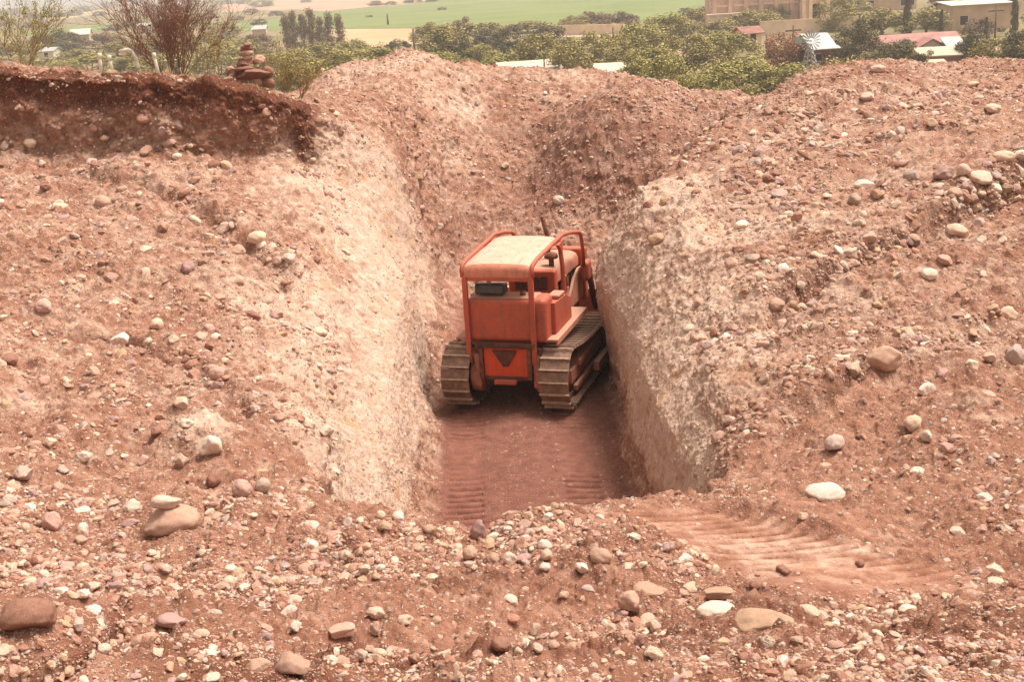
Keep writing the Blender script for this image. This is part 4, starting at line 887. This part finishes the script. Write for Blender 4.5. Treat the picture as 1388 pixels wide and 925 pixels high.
# keep the dozer berth and the bank-top clear of big ones
keep &= ~((np.abs(uI-840) < 70) & (np.abs(vI-668) < 32) & (rad_px > 4))
keep &= ~((np.abs(pos[:, 0]-.6) < 1.3) & (pos[:, 1] > 22.8) & (pos[:, 1] < 30) & (pos[:, 2] < 1))
order = np.argsort(-spx*vis*keep); NBIG = 300-nrock[0]; chosen = []; cell = {}
cp = Vector((0, 0, CZ))
for j in order:
    if len(chosen) >= NBIG: break
    if not keep[j]: continue
    u, v = uI[j], vI[j]
    if any(abs(u-uI[k])+abs(v-vI[k]) < (spx[j]+spx[k])*.8 for k in chosen): keep[j] = False; continue
    p = Vector(pos[j]); dd = (p-cp); L = dd.length; r_ = BVH.ray_cast(cp, dd.normalized())
    if r_[0] and r_[3] < L-max(.25, rad[j]): keep[j] = False; continue
    chosen.append(j)
kinds = ['rounded', 'angular', 'angular', 'angular', 'flat', 'blocky', 'blocky']; cols = ['cream', 'cream', 'cream', 'white', 'white', 'tan', 'tan', 'pinkish', 'pinkish', 'grey', 'mauve', 'reddish brown']
zn = lambda u, v: ('in the foreground rubble' if v > 715 else 'on the far spoil slope' if (430 < u < 960 and v < 330) else 'on the right slope' if u > 880 else 'on the left slope' if u < 560 else 'on the trench side')
for j in chosen:
    rr = random.Random(int(j)+5); kd = rr.choice(kinds); co = rr.choice(cols); u, v = float(uI[j]), float(vI[j])
    cand = sorted(refs, key=lambda q: (q[0]-u)**2+(q[1]-v)**2)[:4]; lab = None
    sz = 'fist-sized' if rad[j] < .06 else 'small' if rad[j] < .10 else 'mid-sized'
    if rad[j] < .035: sz = 'pebble-sized'
    for c_ in cand:
        dx, dy = u-c_[0], v-c_[1]; a = math.degrees(math.atan2(dy, dx)) % 360
        dn = ['right of', 'lower right of', 'below', 'lower left of', 'left of', 'upper left of', 'above', 'upper right of'][int((a+22.5)//45) % 8]
        D = math.hypot(dx, dy); how = 'close' if D < 45 else 'a short way' if D < 100 else 'some way' if D < 170 else 'far'
        for pre in (f'{sz} {co} {kd} stone', f'{co} {kd} stone {zn(u, v)}'):
            l2 = f'{pre}, {how} {dn} {c_[2]}'
            if l2 not in used_lab and len(l2.split()) <= 16: lab = l2; break
        if lab: break
    if not lab: lab = f'{sz} {co} stone {dn} {cand[0][2]}'
    used_lab[lab] = 1
    rock(pos[j], nr[j], rad[j], rad[j]*rr.uniform(.7, .95), rad[j]*rr.uniform(.55, .8)*(.6 if kd == 'flat' else 1), kd, co, lab, int(j), emb=.40, group='loose stones strewn over the cut')
rest = keep.copy(); rest[chosen] = False; rest &= ~(vis & (spx > 1.15*spx[chosen[-1]])) if chosen else rest
ri = np.nonzero(rest)[0]
pal = np.array([(.56, .43, .32), (.64, .52, .41), (.46, .31, .22), (.42, .25, .18), (.46, .29, .23), (.43, .34, .29), (.37, .25, .23), (.28, .135, .09), (.30, .15, .10), (.48, .32, .20), (.36, .19, .135), (.33, .165, .115), (.50, .38, .29), (.42, .27, .20)])
PR2 = [rock_shape(2, 200+k, [5, 9, 7, 12][k % 4], .18, [(1, .82, .66), (1, .8, .7), (1, .75, .45), (1, .85, .75)][k % 4]) for k in range(10)]
PR1 = [rock_shape(1, 300+k, [1, 3][k % 2], .14, [(1, .82, .66), (1, .75, .5)][k % 2]) for k in range(8)]
def scatter(ix, protos, name, label, seed):
    g_ = np.random.default_rng(seed); Vs, Fs, Cs = [], [], []; off = 0
    which = g_.integers(0, len(protos), len(ix))
    for k, (Pv, Pf) in enumerate(protos):
        s = ix[which == k]; n = len(s)
        if n == 0: continue
        q = nr[s]*.6+np.array([0, 0, .5])+g_.normal(size=(n, 3))*.25; q /= np.linalg.norm(q, axis=1)[:, None]
        t = g_.normal(size=(n, 3)); t -= q*(t*q).sum(1)[:, None]; t /= np.linalg.norm(t, axis=1)[:, None]; b = np.cross(q, t)
        sc_ = rad[s][:, None]*np.stack([np.ones(n), g_.uniform(.8, 1.1, n), g_.uniform(.7, 1.1, n)], axis=1)
        L = Pv[None]*sc_[:, None, :]
        Wv = L[..., 0:1]*t[:, None]+L[..., 1:2]*b[:, None]+L[..., 2:3]*q[:, None]+(pos[s]+q*rad[s][:, None]*.04)[:, None]
        Vs.append(Wv.reshape(-1, 3)); Fs.append((Pf[None]+(np.arange(n)*len(Pv))[:, None, None]+off).reshape(-1, 3))
        ci = g_.integers(0, len(pal), n); onw = (wl[idx[s]] > .35); ci = np.where(onw, np.array([0, 1, 12, 0, 2, 12])[g_.integers(0, 6, n)], ci); c_ = pal[ci]*g_.uniform(.85, 1.15, (n, 1)); Cs.append(np.repeat(c_, len(Pv), axis=0)); off += n*len(Pv)
    o = mesh_np(name, np.concatenate(Vs), np.concatenate(Fs), GRAVEL, smooth=False, attrs={'tint': np.clip(np.concatenate(Cs), 0, 1)}); tag(o, label, 'gravel', kind='stuff'); return o
big = ri[spx[ri] > 2.6]; small = ri[spx[ri] <= 2.6]
scatter(np.concatenate([big]), PR2, 'rubble', 'countless smaller cobbles strewn over slopes and foreground', 1)
scatter(small, PR1, 'gravel', 'fine gravel and pebbles covering the dug earth', 2)
print('STONES', nrock[0], len(big), len(small), 'cut px', spx[chosen[-1]] if chosen else 0)

# ------------------------------------------------------------------ bulldozer
def paint(name, c, dusty=.5, rough=.5):
    m = NT(name, rough, .35); v = m.coord(True)
    n = m.noise(v, 3.5, 6, .65); n2 = m.noise(v, 18, 5, .7)
    mp_ = m.n('ShaderNodeMapping'); mp_.inputs['Scale'].default_value = (9, 9, .9); m.l(v, mp_.inputs[0]); st = m.noise(mp_.outputs[0], 1.2, 4, .6)
    base = m.ramp(n, [(.3, tuple(x*.8 for x in c)), (.7, tuple(min(1, x*1.12) for x in c))])
    b1 = m.mix(m.ramp(st, [(.52, 0.0), (.72, .6)]), base, (.20, .055, .03))
    gr = m.noise(v, 1.6, 5, .7); b1 = m.mix(m.ramp(gr, [(.5, 0.0), (.72, .55 if dusty > .12 else .12)]), b1, (.12, .05, .032)); ch = m.noise(v, 45, 3, .6); b1 = m.mix(m.ramp(ch, [(.66, 0.0), (.70, .7 if dusty > .2 else .15)]), b1, (.13, .05, .03))
    geo = m.n('ShaderNodeNewGeometry'); sp = m.n('ShaderNodeSeparateXYZ'); m.l(geo.outputs['Normal'], sp.inputs[0])
    upf = m.ramp(sp.outputs[2], [(.3, .0), (.95, .55)])
    du = m.math('MULTIPLY', m.math('ADD', m.ramp(n2, [(.35, .12), (.7, .75)]), upf), dusty)
    b2 = m.mix(du, b1, (.46, .29, .20)); m.color(b2)
    rg = m.ramp(n2, [(.3, rough*.8), (.7, min(1, rough+.35))]); m.l(rg, m.b.inputs['Roughness'])
    m.normal(m.bump(n2, .004)); return m.m
ORG = paint('orange_paint', (.44, .060, .022), .30); ORF = paint('fresh_orange', (.62, .060, .012), .15); ROOFP = paint('pale_orange_roof', (.78, .41, .30), .10, .4)  # canopy roof coat is paler than the body paint
LIPP = paint('pink_orange', (.60, .20, .12), .3, .45); PDUST = paint('dusty_orange', (.48, .13, .07), .8, .8); BLK = simple('black_grease', (.10, .036, .024), .8, .4, 8, .004, 50)
STEEL = NT('track_steel', .55, .4); v_ = STEEL.coord(); nn_ = STEEL.noise(v_, 9, 5, .65); STEEL.color(STEEL.ramp(nn_, [(.3, (.15, .085, .055)), (.55, (.26, .155, .108)), (.75, (.38, .25, .175))])); STEEL.b.inputs['Metallic'].default_value = .25; STEEL.normal(STEEL.bump(STEEL.noise(v_, 60, 4), .003)); STEEL = STEEL.m
WORN = simple('worn_steel', (.44, .32, .24), .5, .3, 12, metal=.3); VINYL = simple('black_vinyl', (.035, .033, .034), .35, .3, 10, .003, 60, spec=.5); RUST = simple('rust', (.16, .06, .035), .85, .4, 10, .004, 60)
DIRTM = simple('caked_dirt', (.33, .17, .12), .95, .25, 9, .03, 18)
c0 = G(685, 562, 0.0); YAW = 17.5
dz_ = empty('bulldozer', (c0.x, c0.y, .02), -R(YAW)); tag(dz_, 'orange crawler bulldozer with canopy seen from behind at the bottom of the trench', 'bulldozer')
# tracks
def track_path():
    zr, rr, yr = .60, .545, .58; zf, rf, yf = .50, .44, 3.65; pts = []
    for k in range(19): a = math.pi/2+math.pi*k/18; pts.append((yr+rr*math.cos(a), zr+rr*math.sin(a)))      # rear wrap, top -> bottom
    for k in range(1, 12): f = k/12; pts.append((yr+(yf-yr)*f, (zr-rr)*(1-f)+(zf-rf)*f))
    for k in range(19): a = -math.pi/2+math.pi*k/18; pts.append((yf+rf*math.cos(a), zf+rf*math.sin(a)))
    for k in range(1, 12): f = k/12; pts.append((yf+(yr-yf)*f, (zf+rf)*(1-f)+(zr+rr)*f-.09*math.sin(math.pi*f)))
    return [Vector((0, y, z)) for y, z in pts]
tp = track_path(); L_ = [0]
for a, b in zip(tp, tp[1:]+tp[:1]): L_.append(L_[-1]+(b-a).length)
def along(s):
    s = s % L_[-1]
    for i in range(len(tp)):
        if L_[i+1] >= s: f = (s-L_[i])/(L_[i+1]-L_[i]); a, b = tp[i], tp[(i+1) % len(tp)]; return a.lerp(b, f), (b-a).normalized()
NSH = 42; pitch = L_[-1]/NSH; SW = .285
sb = MB(); sb.box(-SW, SW, -pitch*.49, pitch*.49, 0, .022).box(-SW, SW, pitch*.36, pitch*.49, .018, .080)
sb.box(-SW, SW, -pitch*.49, -pitch*.42, .016, .034)
for sx in (-.16, -.07, .07, .16): sb.tube([(sx, -.02, .018), (sx, -.02, .034)], .013, 6)
shoe_me = None
for side, nm in ((-1, 'left'), (1, 'right')):
    xc = side*.985; chain = MB()
    for k in range(NSH):
        p, d = along(k*pitch); n = Vector((0, -d.z, d.y)) if False else Vector((0, d.z, -d.y)); 
        ctr = Vector((0, 2.1, .53)); 
        if n.dot(p-ctr) < 0: n = -n
        a = p-n*.05; rotm = Matrix(((1, 0, 0), (0, d.y, n.y), (0, d.z, n.z)))
        for lx in (-.09, .09):
            cc = a+Vector((xc+lx, 0, 0)); vs = []
            for dx in (-.022, .022):
                for dy in (-pitch*.53, pitch*.53):
                    for dq in (-.05, .045): vs.append(cc+Vector((dx, 0, 0))+d*dy+n*dq)
            chain.add(vs, [(0, 1, 3, 2), (4, 6, 7, 5), (0, 4, 5, 1), (2, 3, 7, 6), (0, 2, 6, 4), (1, 5, 7, 3)])
    tr = chain.build('track', RUST, dz_)
    for k in range(NSH):
        p, d = along(k*pitch+pitch*.3); n = Vector((0, d.z, -d.y))
        if n.dot(p-Vector((0, 2.1, .53))) < 0: n = -n
        x_ = Vector((1, 0, 0)); m3 = Matrix((x_, d, n)).transposed()
        if m3.determinant() < 0: m3 = Matrix((-x_, d, n)).transposed()
        if shoe_me is None:
            o = sb.build('track_shoe', STEEL, tr, bevel=.004); o.data.materials.append(WORN); shoe_me = o
            for fi in range(6, 12): o.data.polygons[fi].material_index = 1
        else:
            o = shoe_me.copy(); COL.objects.link(o); o.parent = tr
        o.matrix_local = Matrix.Translation(p+Vector((xc, 0, 0))+n*.0)@m3.to_4x4()
    # roller frame, wheels
    fr_ = MB().box(xc-.14, xc+.14, .85, 3.45, .34, .62).box(xc-.2, xc+.2, 1.3, 3.0, .58, .72).box(*sorted((xc+side*.12, xc+side*.20)), 1.0, 3.3, .16, .28); fr_.build('roller_frame', PDUST, dz_, bevel=.02)
    def wheel(y, z, r, wd, name, mat, teeth=0):
        b = MB(); b.tube([(xc-wd, y, z), (xc+wd, y, z)], r, 28); b.tube([(xc-wd-.03, y, z), (xc+wd+.03, y, z)], r*.55, 20); b.tube([(xc-wd-.09, y, z), (xc+wd+.09, y, z)], r*.25, 14)
        for k in range(teeth):
            a = 2*math.pi*k/teeth; b.box(xc-.03, xc+.03, y-.035, y+.035, z+r-.02, z+r+.05, Matrix.Rotation(a, 3, 'X'), (xc, y, z))
        return b.build(name, mat, dz_, bevel=.008)
    wheel(.58, .60, .42, .06, 'drive_sprocket', RUST, 22); wheel(3.65, .50, .36, .07, 'front_idler', RUST)
    for y in (1.15, 1.58, 2.01, 2.44, 2.87): wheel(y, .20, .11, .13, 'track_roller', RUST)
    for y in (1.6, 2.6): wheel(y, .86, .09, .08, 'carrier_roller', RUST)
    MB().box(*sorted((side*.52, side*.66)), .26, 1.1, .42, 1.10).tube([(side*.55, .58, .60), (side*.76, .58, .60)], .34, 24).build('final_drive', PDUST, dz_, bevel=.04)
# UPB raised body
upb = len(COL.objects)
UPN = set(o.name for o in COL.objects)
# transmission case and frame
MB().box(-.44, .44, .22, 1.4, .48, 1.12).build('transmission_case', ORF, dz_, bevel=.03)
MB().add([(-.24, .205, 1.08), (.24, .205, 1.08), (.05, .205, .76), (-.05, .205, .76), (-.24, .16, 1.08), (.24, .16, 1.08), (.04, .18, .76), (-.04, .18, .76)], [(3, 2, 1, 0), (4, 5, 6, 7), (0, 1, 5, 4), (1, 2, 6, 5), (2, 3, 7, 6), (3, 0, 4, 7)]).build('drawbar_bracket', BLK, dz_)
MB().box(-.22, .22, .10, .22, .42, .50).build('drawbar', ORG, dz_, bevel=.01)
MB().box(-.58, .58, .16, .30, 1.13, 1.22).box(-.70, .70, .24, .34, 1.03, 1.12).box(-.42, .42, .195, .215, .48, .56).build('rear_crossmember', BLK, dz_, bevel=.01)
MB().box(-.42, .42, 1.4, 4.5, .55, 1.05).build('main_frame', ORG, dz_, bevel=.02)
# brackets below the tank
for s in (-1, 1): MB().box(*sorted((s*.44, s*.52)), .17, .26, .50, 1.12).tube([(s*.48, .16, .62), (s*.48, .19, .62)], .03, 8).tube([(s*.48, .16, .98), (s*.48, .19, .98)], .03, 8).build('rear_bracket', RUST, dz_, bevel=.01)
# fuel tank
MB().box(-.76, .82, .30, .92, 1.20, 2.06).build('fuel_tank', ORG, dz_, bevel=.11, seg=5)
MB().box(-.60, .60, .36, .86, 2.058, 2.066).build('tank_top', PDUST, dz_)
MB().tube([(.30, .62, 2.06), (.30, .62, 2.13)], .055, 14).build('filler_cap', RUST, dz_, smooth=True)
MB().box(-.62, -.02, .46, .74, 2.09, 2.30, Matrix.Rotation(R(-6), 3, 'X')).build('backrest', VINYL, dz_, bevel=.05, seg=4)
MB().box(-.56, .56, .98, 1.5, 1.62, 1.76).build('seat', VINYL, dz_, bevel=.05, seg=4)
MB().box(-.6, .6, .94, 1.5, 1.30, 1.615).build('seat_box', ORG, dz_, bevel=.02)
MB().box(-.52, .52, 1.5, 2.3, 1.22, 1.27).build('deck_plate', PDUST, dz_)
# fenders and side boxes
for s in (-1, 1):
    MB().box(*sorted((s*.62, s*1.02)), .36, 2.75, 1.22, 1.27).box(*sorted((s*.98, s*1.02)), .36, 2.75, 1.16, 1.22).build('fender', PDUST, dz_, bevel=.008)
    cb_ = MB().prism([(.70, 1.272), (1.95, 1.272), (1.95, 1.70), (1.55, 1.86), (.70, 1.90)], *sorted((s*.66, s*.90))).build('side_box', ORG, dz_, bevel=.02)
    MB().box(*sorted((s*.66, s*.9)), 1.0, 1.5, 1.885, 1.96, Matrix.Rotation(R(-3), 3, 'X')).build('armrest', PDUST, dz_, bevel=.03, seg=3)
# canopy
CX = -.075; XR = .665; th = .025
prof = [(.33, 2.745), (.40, 2.765), (.55, 2.785), (1.3, 2.82), (2.30, 2.86)]; lipf = [(.245, 2.50), (.235, 2.62), (.26, 2.70), (.329, 2.745)]
def roofpiece(pf0, name, mat):
    ins = [(y+.022, z-.004) if z < 2.72 else (y+.004, z-th) for y, z in pf0]; pf = pf0+ins[::-1]; P0 = len(pf); nx = 10; rv = []
    for i in range(nx+1):
        x = -XR+2*XR*i/nx; cb2 = -.03*(x/XR)**2-.03*max(0, abs(x)/XR-.85)/.15
        for (y, z) in pf: rv.append((CX+x, y, z+cb2))
    fs = [(i*P0+k, i*P0+(k+1) % P0, (i+1)*P0+(k+1) % P0, (i+1)*P0+k) for i in range(nx) for k in range(P0)]+[tuple(range(P0-1, -1, -1)), tuple(range(nx*P0, (nx+1)*P0))]
    o = MB().add(rv, fs).build(name, mat, dz_, smooth=True); em = o.modifiers.new('es', 'EDGE_SPLIT'); em.split_angle = R(50); return o
can = roofpiece(prof, 'canopy_roof', ROOFP); roofpiece(lipf, 'roof_rear_lip', LIPP)
MB().box(CX-.66, CX+.66, .235, .31, 2.42, 2.497).build('rear_header', ORG, dz_, bevel=.012)
for s in (-1, 1):
    MB().box(*sorted((CX+s*.60, CX+s*.70)), .215, .29, .80, 2.52).build('rear_post', ORG, dz_, bevel=.012)
    MB().tube([(CX+s*.80, 2.12, 1.26), (CX+s*.78, 2.12, 2.3), (CX+s*.73, 2.14, 2.80)], .048, 12).prism([(1.88, 2.76), (2.30, 2.80), (2.20, 2.66), (2.14, 2.50), (2.10, 2.50), (2.06, 2.64)], *sorted((CX+s*.72, CX+s*.79))).build('front_post', ORG, dz_, smooth=False)
    sw = [(CX+s*.69, .26, 2.50), (CX+s*.69, .235, 2.62), (CX+s*.69, .30, 2.72), (CX+s*.69, .6, 2.765), (CX+s*.70, 1.3, 2.80), (CX+s*.71, 2.1, 2.835), (CX+s*.72, 2.45, 2.85), (CX+s*.73, 3.1, 2.76), (CX+s*.74, 3.7, 2.64), (CX+s*.74, 3.86, 2.57), (CX+s*.74, 3.94, 2.44), (CX+s*.74, 4.02, 2.2), (CX+s*.72, 4.12, 1.8)]
    MB().tube(sw, .042, 12).build('limb_riser', ORG, dz_, smooth=True)
# engine, hood, radiator
hp_ = [(-.46, 1.80), (-.46, 1.98), (-.41, 2.07), (-.30, 2.12), (0, 2.14), (.30, 2.12), (.41, 2.07), (.46, 1.98), (.46, 1.80)]
hd = MB(); hv = [(x, y, z-.0+(y-2.4)*-.02) for y in (2.45, 4.45) for (x, z) in hp_]; n9 = len(hp_)
hd.add(hv, [(i, i+1, n9+i+1, n9+i) for i in range(n9-1)]+[(n9-1, 0, n9, 2*n9-1)]+[tuple(range(n9-1, -1, -1)), tuple(range(n9, 2*n9))]); hd.build('hood', PDUST, dz_, bevel=.03, seg=3)
MB().box(-.50, .50, 2.26, 2.50, 1.27, 2.14).build('cowl', ORG, dz_, bevel=.05, seg=3)
dsh = MB().box(-.34, .34, 2.23, 2.263, 1.75, 2.02).build('instrument_panel', BLK, dz_)
eb = MB().box(-.34, .34, 2.5, 4.45, 1.05, 1.80)
for y in (2.7, 3.0, 3.3, 3.6, 3.9, 4.2): eb.box(-.42, .42, y, y+.12, 1.35, 1.74)
eb.tube([(.36, 2.5, 1.25), (.40, 4.3, 1.25)], .05, 8); eb.build('engine_block', BLK, dz_, bevel=.01)
tb_ = MB()
for k in range(24):
    a0, a1 = 2*math.pi*k/24, 2*math.pi*(k+1)/24
ringp = [(.50, 3.0+.20*math.cos(a), 1.60+.26*math.sin(a)) for a in np.linspace(0, 2*math.pi, 25)]
tb_.tube(ringp, .035, 8); tb_.tube([(.40, 3.0, 1.60), (.50, 3.0, 1.60)], .08, 12); tb_.build('air_hose_loop', PDUST, dz_, smooth=True)
for s in (-1, 1): MB().prism([(2.4, 1.05), (4.6, 1.05), (4.6, 1.72), (4.2, 1.75), (3.75, 1.62), (3.3, 1.28), (2.4, 1.26)], *sorted((s*.46, s*.52))).build('side_frame', PDUST, dz_, bevel=.01)
MB().box(-.58, .58, 4.46, 4.75, .95, 2.12).build('radiator_guard', ORG, dz_, bevel=.05, seg=3)
for s in (-1, 1): MB().tube([(s*.68, 4.4, 1.7), (s*.72, 4.75, .7)], [.075, .055], 12).build('lift_cylinder', BLK, dz_, smooth=True); MB().box(*sorted((s*.56, s*.74)), 4.1, 4.5, 1.45, 1.9).build('cylinder_mount', ORG, dz_, bevel=.09, seg=4)
MB().tube([(.04, 3.5, 2.05), (.04, 3.5, 2.6), (-.04, 3.48, 3.02)], [.055, .05, .05], 14).build('exhaust_pipe', RUST, dz_, smooth=True)
MB().tube([(.28, 2.85, 2.10), (.28, 2.85, 2.34)], .055, 12).tube([(.28, 2.85, 2.27), (.28, 2.85, 2.30), (.28, 2.85, 2.36), (.28, 2.85, 2.40)], [.13, .15, .13, .04], 18).build('air_precleaner', RUST, dz_, smooth=True)
for x, y, z in ((-.12, 1.95, 2.2), (.02, 1.92, 2.18), (.14, 1.95, 2.24), (.30, 1.9, 2.1)): MB().tube([(x, 1.95, 1.27), (x+.02, y-.1, 1.9), (x+.03, y-.22, z)], .016, 8).tube([(x+.03, y-.22, z-.01), (x+.035, y-.24, z+.05)], .028, 8).build('control_lever', BLK, dz_, smooth=True)
for o in [q for q in COL.objects if q.name not in UPN and q.parent == dz_]: o.location.z += .12
# blade and push arms
bl = [(5.05+.16*math.sin(t), .62-.62*math.cos(t)*1) for t in np.linspace(.15, 2.7, 9)]
pb_ = [(y-.05*math.cos(0), z) for y, z in bl]+[(y-.10, z) for y, z in reversed(bl)]
MB().prism([(y, z) for y, z in bl]+[(y-.07, z) for y, z in reversed(bl)], -1.55, 1.55).build('dozer_blade', PDUST, dz_)
for s in (-1, 1): MB().box(*sorted((s*1.31, s*1.43)), 1.9, 5.0, .30, .48).build('push_arm', PDUST, dz_, bevel=.01)

HAZE = .0005
# ------------------------------------------------------------------ haze
hm = bpy.data.materials.new('haze'); hm.use_nodes = True; ht = hm.node_tree
ht.nodes.remove(ht.nodes['Principled BSDF']); pv = ht.nodes.new('ShaderNodeVolumePrincipled')
pv.inputs['Color'].default_value = (1, .97, .93, 1); pv.inputs['Density'].default_value = HAZE; pv.inputs['Anisotropy'].default_value = .2
ht.links.new(pv.outputs[0], ht.nodes['Material Output'].inputs['Volume'])
hz = MB().box(-3600, 3600, -500, 7100, -7.9, 26).build('haze', hm); tag(hz, kind='stuff')
hz['label'] = 'thin pale haze over the valley'; hz['category'] = 'haze'
